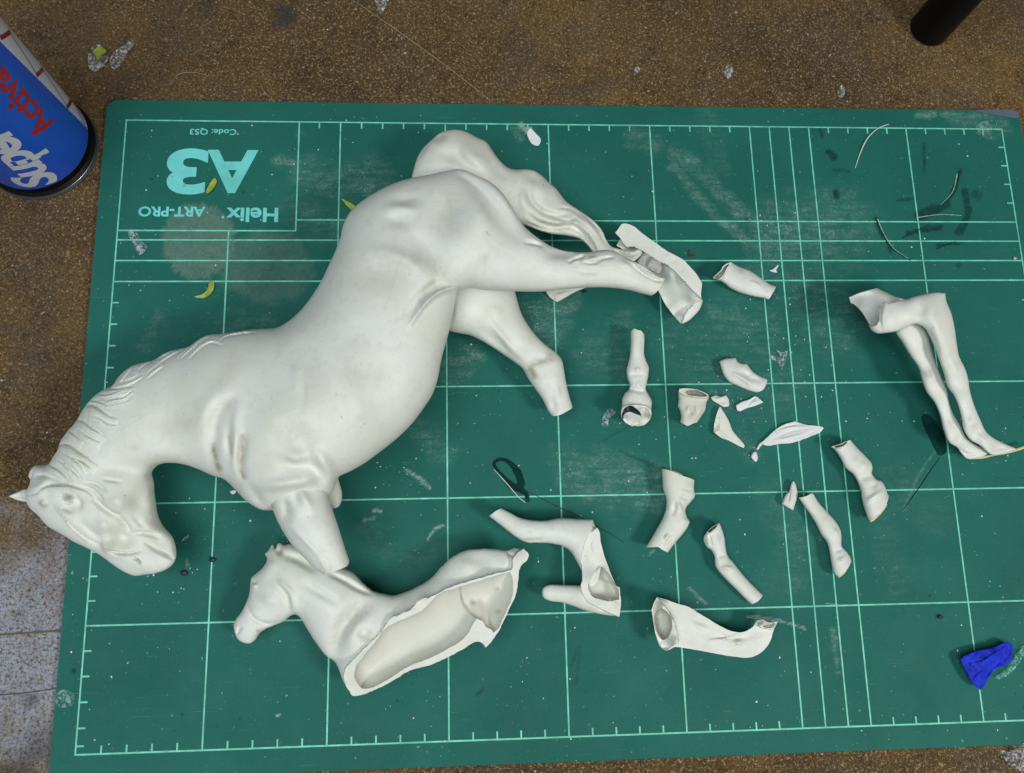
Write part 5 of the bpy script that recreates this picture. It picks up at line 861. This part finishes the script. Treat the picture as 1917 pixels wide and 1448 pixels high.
sc1 = sheet('film_scrap', 'round clear scrap with yellow flecks on the table right of the can', 'film scrap', X('165 110, 170 92, 184 84, 198 95, 204 108, 192 124, 178 135, 168 128'), MAT['film'], base=TABLE_Z, wav=0.003, seed=4)
sheet('yellow_fleck', None, None, X('174 98, 188 88, 198 96, 190 104, 184 112, 178 104'), MAT['leaf'], zlift=0.0035, base=TABLE_Z, wav=0.002, parent=sc1, step=1.5)
sheet('film_scrap', 'clear film scrap on the mat left of the furry grey smudge', 'film scrap', X('238 430, 256 436, 264 452, 276 462, 262 478, 252 462'), MAT['film'], wav=0.002, seed=5)
sheet('film_scrap', 'white film scrap at the left of the hoof with the navy crescent', 'film scrap', X('1140 765, 1152 772, 1140 784, 1137 800, 1127 796, 1130 778'), MAT['film'], wav=0.0015, seed=6, step=1.6)
sheet('film_scrap', 'ragged star shaped white scrap between the close grid lines', 'film scrap', X('1440 665c, 1460 668, 1452 655c, 1465 660, 1475 655c, 1470 678, 1464 694c, 1455 678, 1445 674'), MAT['film'], wav=0.0015, seed=7, step=1.4)
sheet('film_scrap', 'crumpled pale scrap cut off by the lower right corner', 'film scrap', X('1868 1400, 1890 1408, 1925 1388, 1950 1400, 1950 1440, 1900 1440'), MAT['film'], base=TABLE_Z, wav=0.004, seed=8)
sheet('film_scrap', 'small white torn scrap at the top edge of the photo', 'film scrap', X('703 -4, 730 -4, 722 12, 714 27, 706 14'), MAT['film'], base=TABLE_Z, wav=0.002, seed=9, step=1.6)
sheet('paper_chip', 'tiny folded white chip right of the short leg tube', 'chip', O_('1012 340c, 1060 325, 1130 262c, 1132 290, 1105 335, 1122 368c, 1060 362'), MAT['chalk'], wav=0.0006, step=1.0)
sheet('paper_chip', 'small white chip on the mat under the throat of the large horse', 'chip', X('430 921c, 440 918, 443 922c, 436 926'), MAT['chalk'], wav=0.0006, step=1.0)
sheet('paper_chip', 'small pale chip right of the large horse muzzle', 'chip', A('1358 935c, 1375 905, 1412 882c, 1400 915'), MAT['film'], wav=0.0006, step=1.0)
sheet('green_sliver', 'curved yellow green sliver lying left of the large horse rump near the grey smudge', 'sliver', X('364 556, 378 552, 388 543, 393 528, 400 527, 400 542, 392 553, 380 559'), MAT['leaf'], wav=0.001, step=1.8)
sheet('green_sliver', 'yellow green sliver between the printed letter and digit', 'sliver', X('386 362, 392 346, 402 334, 406 340, 400 353, 392 361'), MAT['leaf'], wav=0.0008, step=1.6)
sheet('green_sliver', 'yellow green sliver tucked against the rump of the large horse', 'sliver', X('640 373, 650 377, 662 384, 668 392, 660 395, 650 386'), MAT['leaf'], wav=0.0008, step=1.6)
sheet('brown_crumb', 'tiny brown bent crumb right of the curved shell shard', 'crumb', X('1289 478, 1292 468, 1297 476, 1302 478, 1294 482'), MAT['brown_bit'], wav=0.0008, step=1.0)
def bead(label, x, y, r, mat=None):
    s = Solid([(x + r * math.cos(a) * (1 + 0.25 * math.sin(3 * a + x)), y + r * 0.8 * math.sin(a), 0) for a in np.linspace(0, 2 * math.pi, 9)[:-1]], step=1.2, k=0.8, rough=1.5)
    one('dark_crumb', [s], mat or MAT['navy'], label, 'crumb')
bead('dark crumb on the vertical grid line right of the large horse muzzle', 397, 1048, 6); bead('dark crumb just below the large horse muzzle', 345, 1073, 6.5); bead('dark crumb under the hind leg of the large horse', 1094, 546, 4); bead('dark crumb on the open mat left of the blue shard', 1760, 1155, 5); bead('pinkish crumb at the right end of a grid line', 1900, 484, 3.5, MAT['gold'])
def ribbon(name, label, cat, pts, w0, w1, mat, z=0.00025, parent=None, closed=False, seed=2):
    """flat smear following a path, w0 to w1 photo px wide"""
    c = catmull(pts, closed, 2.5); n = len(c); d = (np.roll(c, -1, 0) - np.roll(c, 1, 0)) if closed else np.gradient(c, axis=0); d /= np.linalg.norm(d, axis=1)[:, None] + 1e-9
    w = np.linspace(w0, w1, n) * (1 + 0.35 * vnoise(c, 12, seed)) / 2
    if closed: w = (w0 + (w1 - w0) * (0.5 - 0.5 * np.cos(np.linspace(0, 2 * math.pi, n)))) * (1 + 0.3 * vnoise(c, 12, seed)) / 2
    nn = np.c_[-d[:, 1], d[:, 0]]; a = unproject(c + nn * w[:, None], z); b = unproject(c - nn * w[:, None], z); V = np.empty((2 * n, 3)); V[0::2] = a; V[1::2] = b
    Fc = np.array([(2 * i, 2 * i + 1, (2 * i + 3) % (2 * n), (2 * i + 2) % (2 * n)) for i in range(n if closed else n - 1)])
    lo = V - np.array([0, 0, 0.00008]); m = len(V); Fc = np.concatenate([Fc, Fc[:, ::-1] + m]); V = np.concatenate([V, lo])
    ob = base_of(V) if parent is None else parent.location; o = link(name, mesh_from(name, V, Fc, None, ob, smooth=False), mat, parent, ob if parent is None else None)
    if parent is None: tag(o, label, cat)
    return o
ribbon('glue_smear', 'dark glossy loop of dried glue on the mat above the angular shell fragment', 'glue smear', J('100 30, 140 2, 190 10, 245 55, 285 120, 300 190, 285 215, 240 205, 180 145, 125 85'), 6, 15, MAT['glue'], closed=True)
ribbon('glue_smear', 'short dark tail of glue joining the glue loop to its trail', 'glue smear', J('265 190, 300 230, 340 262, 352 318'), 16, 5, MAT['glue'], z=0.00036)
ribbon('table_seam', None, None, X('-20 1190, 40 1186, 112 1181'), 3.5, 4.5, MAT['brown_bit'], z=TABLE_Z + 0.0002, parent=bpy.data.objects['table_top'])
ribbon('table_seam', None, None, X('-20 1303, 50 1297, 106 1289'), 1.5, 2, MAT['navy'], z=TABLE_Z + 0.0002, parent=bpy.data.objects['table_top'])
thread('glue_trail', 'thin dark glue trail running from the glue loop behind the angular shell fragment', 'glue trail', J('340 235, 420 275, 500 320, 620 375, 740 430, 880 510, 1000 575, 1070 622'), 0.0002, MAT['glue'], lift=0.0)
sheet('glue_smear', 'dark glossy pool of glue and painted shadow left of the pair of thin legs', 'glue smear', M_('665 1050, 690 1028, 730 1045, 790 1110, 830 1180, 850 1250, 845 1320, 800 1340, 760 1280, 720 1200, 680 1120'), MAT['glue'], zlift=0.00022, thick=0.00012, wav=0.00005)  # dark ellipse holds shadow as well as glue in its colour
thread('glue_trail', 'thin dark glue line running down from the pool of glue and painted shadow by the pair of legs', 'glue trail', L_('1448 348, 1380 440, 1280 590, 1180 730, 1130 800'), 0.00018, MAT['glue'], lift=0.0)
MAT['scratch'] = plain('pale_mat_scratch', (0.30, 0.45, 0.40), 0.6, var=0.4, scale=900)
MAT['cut'] = plain('dark_mat_cut', (0.004, 0.030, 0.026), 0.5, var=0.4, scale=500)
for pts_, w_, m_ in (('1640 408, 1652 438, 1670 465, 1705 488', 3.2, 'cut'), ('1643 410, 1656 440, 1674 466, 1700 484', 1.6, 'scratch'), ('1795 322, 1788 360, 1758 386', 3.0, 'cut'), ('1792 325, 1783 360, 1760 384', 1.7, 'scratch'), ('1716 408, 1760 402, 1800 404', 1.5, 'scratch'), ('1690 446, 1740 420', 2.0, 'cut'), ('1754 466, 1790 452', 1.8, 'cut'), ('1400 1156, 1470 1166', 1.2, 'scratch'), ('1545 1130, 1568 1132', 1.4, 'scratch'), ('950 640, 1010 655', 1.0, 'scratch'), ('560 1150, 640 1130', 1.0, 'scratch'), ('1690 600, 1760 640', 1.0, 'scratch')):
    ribbon('mat_scratch', None, None, X(pts_), w_, w_ * 0.5, MAT[m_], z=0.00028 if m_ == 'scratch' else 0.00023, parent=matroot)
thread('glue_bead_line', 'thin shiny white glue edge along the dark glue loop', 'glue edge', J('98 75, 130 110, 180 165, 240 235, 290 290, 335 325'), 0.0002, MAT['chalk'], lift=0.0002)
thread('fibre', 'curved white fibre on the upper right of the mat', 'fibre', X('1601 315, 1610 288, 1625 258, 1645 240, 1664 233'), 0.0003, MAT['thread'])
thread('fibre', 'wavy pale fibre on the table above the mat label', 'fibre', X('305 160, 322 156, 330 142, 350 136, 375 138, 392 145'), 0.00014, MAT['tan_fibre'], base=TABLE_Z)
thread('fibre', 'short pale fibre curling over the top edge of the mat', 'fibre', X('488 152, 492 168, 504 182, 512 188'), 0.00016, MAT['tan_fibre'], base=TABLE_Z, lift=0.004)
thread('fibre', 'long straight pale thread running across the table to the mat edge', 'fibre', X('660 0, 740 55, 830 120, 925 194'), 0.00016, MAT['tan_fibre'], base=TABLE_Z, lift=0.0)
thread('shaving', 'pale green curled shaving beside the blue shard', 'shaving', Q_('1722 704, 1790 672, 1850 600, 1890 540, 1925 480'), 0.0016, film('green_shaving', (0.25, 0.62, 0.45), 0.9), lift=0.001)
sheet('glue_disc', 'round clear disc of dried glue at the left mat edge', 'glue disc', X('104 1312, 108 1296, 122 1291, 136 1296, 140 1308, 136 1320, 120 1325, 108 1322'), MAT['disc'], wav=0.0001, step=2)
sheet('glue_disc', 'round clear disc of dried glue at the upper right mat corner', 'glue disc', X('1826 242, 1834 230, 1848 228, 1857 238, 1854 252, 1842 258, 1830 254'), MAT['disc'], wav=0.0001, step=2)
sheet('mat_peel', None, None, X('1825 208, 1870 206, 1902 210, 1907 221, 1880 219, 1850 214'), MAT['grey_corner'], zlift=0.0002, wav=0.0001, step=2, parent=matroot)
# ------------------------------------------------------------------ dust and crumbs nobody could count
def dust(name, label, n, region, zbase, mat, rmin, rmax, clusters, seed):
    r = random.Random(seed); V = []; Fc = []
    pts = []
    for _ in range(n): pts.append((r.uniform(region[0], region[2]), r.uniform(region[1], region[3])))
    for cx_, cy_, sx, sy, k in clusters:
        for _ in range(k): pts.append((r.gauss(cx_, sx), r.gauss(cy_, sy)))
    for x, y in pts:
        w = unproject([(x, y)], zbase)[0]
        if zbase == 0.0 and not (mx0 + 0.004 < w[0] < mx1 - 0.004 and my0 + 0.004 < w[1] < my1 - 0.004): continue
        if zbase < 0 and (mx0 - 0.002 < w[0] < mx1 + 0.002 and my0 - 0.002 < w[1] < my1 + 0.002): continue
        s = rmin + (rmax - rmin) * r.random() ** 3; a = r.random() * 6.28; b0 = len(V); e = r.uniform(0.5, 1.0)
        for k in range(4):
            t = a + k * math.pi / 2; rr_ = s * (e if k % 2 else 1.0) * r.uniform(0.7, 1.2); V.append((w[0] + rr_ * math.cos(t), w[1] + rr_ * math.sin(t), zbase + 0.0002))
        V.append((w[0], w[1], zbase + 0.0002 + s * r.uniform(0.5, 0.9)))
        Fc += [(b0 + k, b0 + (k + 1) % 4, b0 + 4) for k in range(4)]
    o = link(name, mesh_from(name, np.array(V), np.array(Fc), None, (0, 0, 0), smooth=False), mat); tag(o, label, None, None, 'stuff')
cl = [(1270, 800, 60, 60, 26), (1395, 780, 40, 40, 30), (1412, 850, 7, 9, 22), (1500, 690, 50, 60, 40), (1170, 790, 14, 10, 20), (650, 215, 30, 10, 10), (345, 1075, 30, 30, 14), (480, 300, 60, 60, 14), (760, 900, 40, 25, 18), (1420, 600, 60, 60, 30), (1850, 1180, 60, 80, 10), (1000, 1250, 60, 40, 14), (250, 1150, 60, 120, 16), (1300, 1330, 80, 30, 10), (440, 960, 60, 20, 12)]
dust('resin_dust', 'fine white resin dust scattered over the cutting mat', 430, (110, 205, 1910, 1420), 0.0, MAT['chalk'], 0.0001, 0.00055, cl, 5)
dust('table_dust', 'fine pale dust scattered over the brown table', 220, (0, 0, 1917, 1448), TABLE_Z, MAT['chalk'], 0.00012, 0.0005, [], 8)
sheet('white_spot', 'soft white plaster spot on the table left of the black cylinder', 'spot', X('1357 128, 1364 122, 1372 130, 1370 142, 1362 148, 1356 140'), MAT['film'], base=TABLE_Z, wav=0.0002, step=1.6)
sheet('white_spot', 'soft white plaster spot on the table just above the mat edge at the right', 'spot', X('1569 168, 1575 160, 1581 168, 1580 180, 1573 184, 1568 176'), MAT['film'], base=TABLE_Z, wav=0.0002, step=1.6)
sheet('white_spot', 'soft white plaster spot on the table near the middle of the mat edge', 'spot', X('1187 130, 1193 125, 1198 132, 1192 138'), MAT['film'], base=TABLE_Z, wav=0.0002, step=1.6)
sheet('white_blob', 'oval white blob of dried paint below the top ruler line', 'paint blob', X('987 250, 993 242, 1002 250, 1012 262, 1008 273, 996 270'), MAT['chalk'], wav=0.0002, step=1.6)
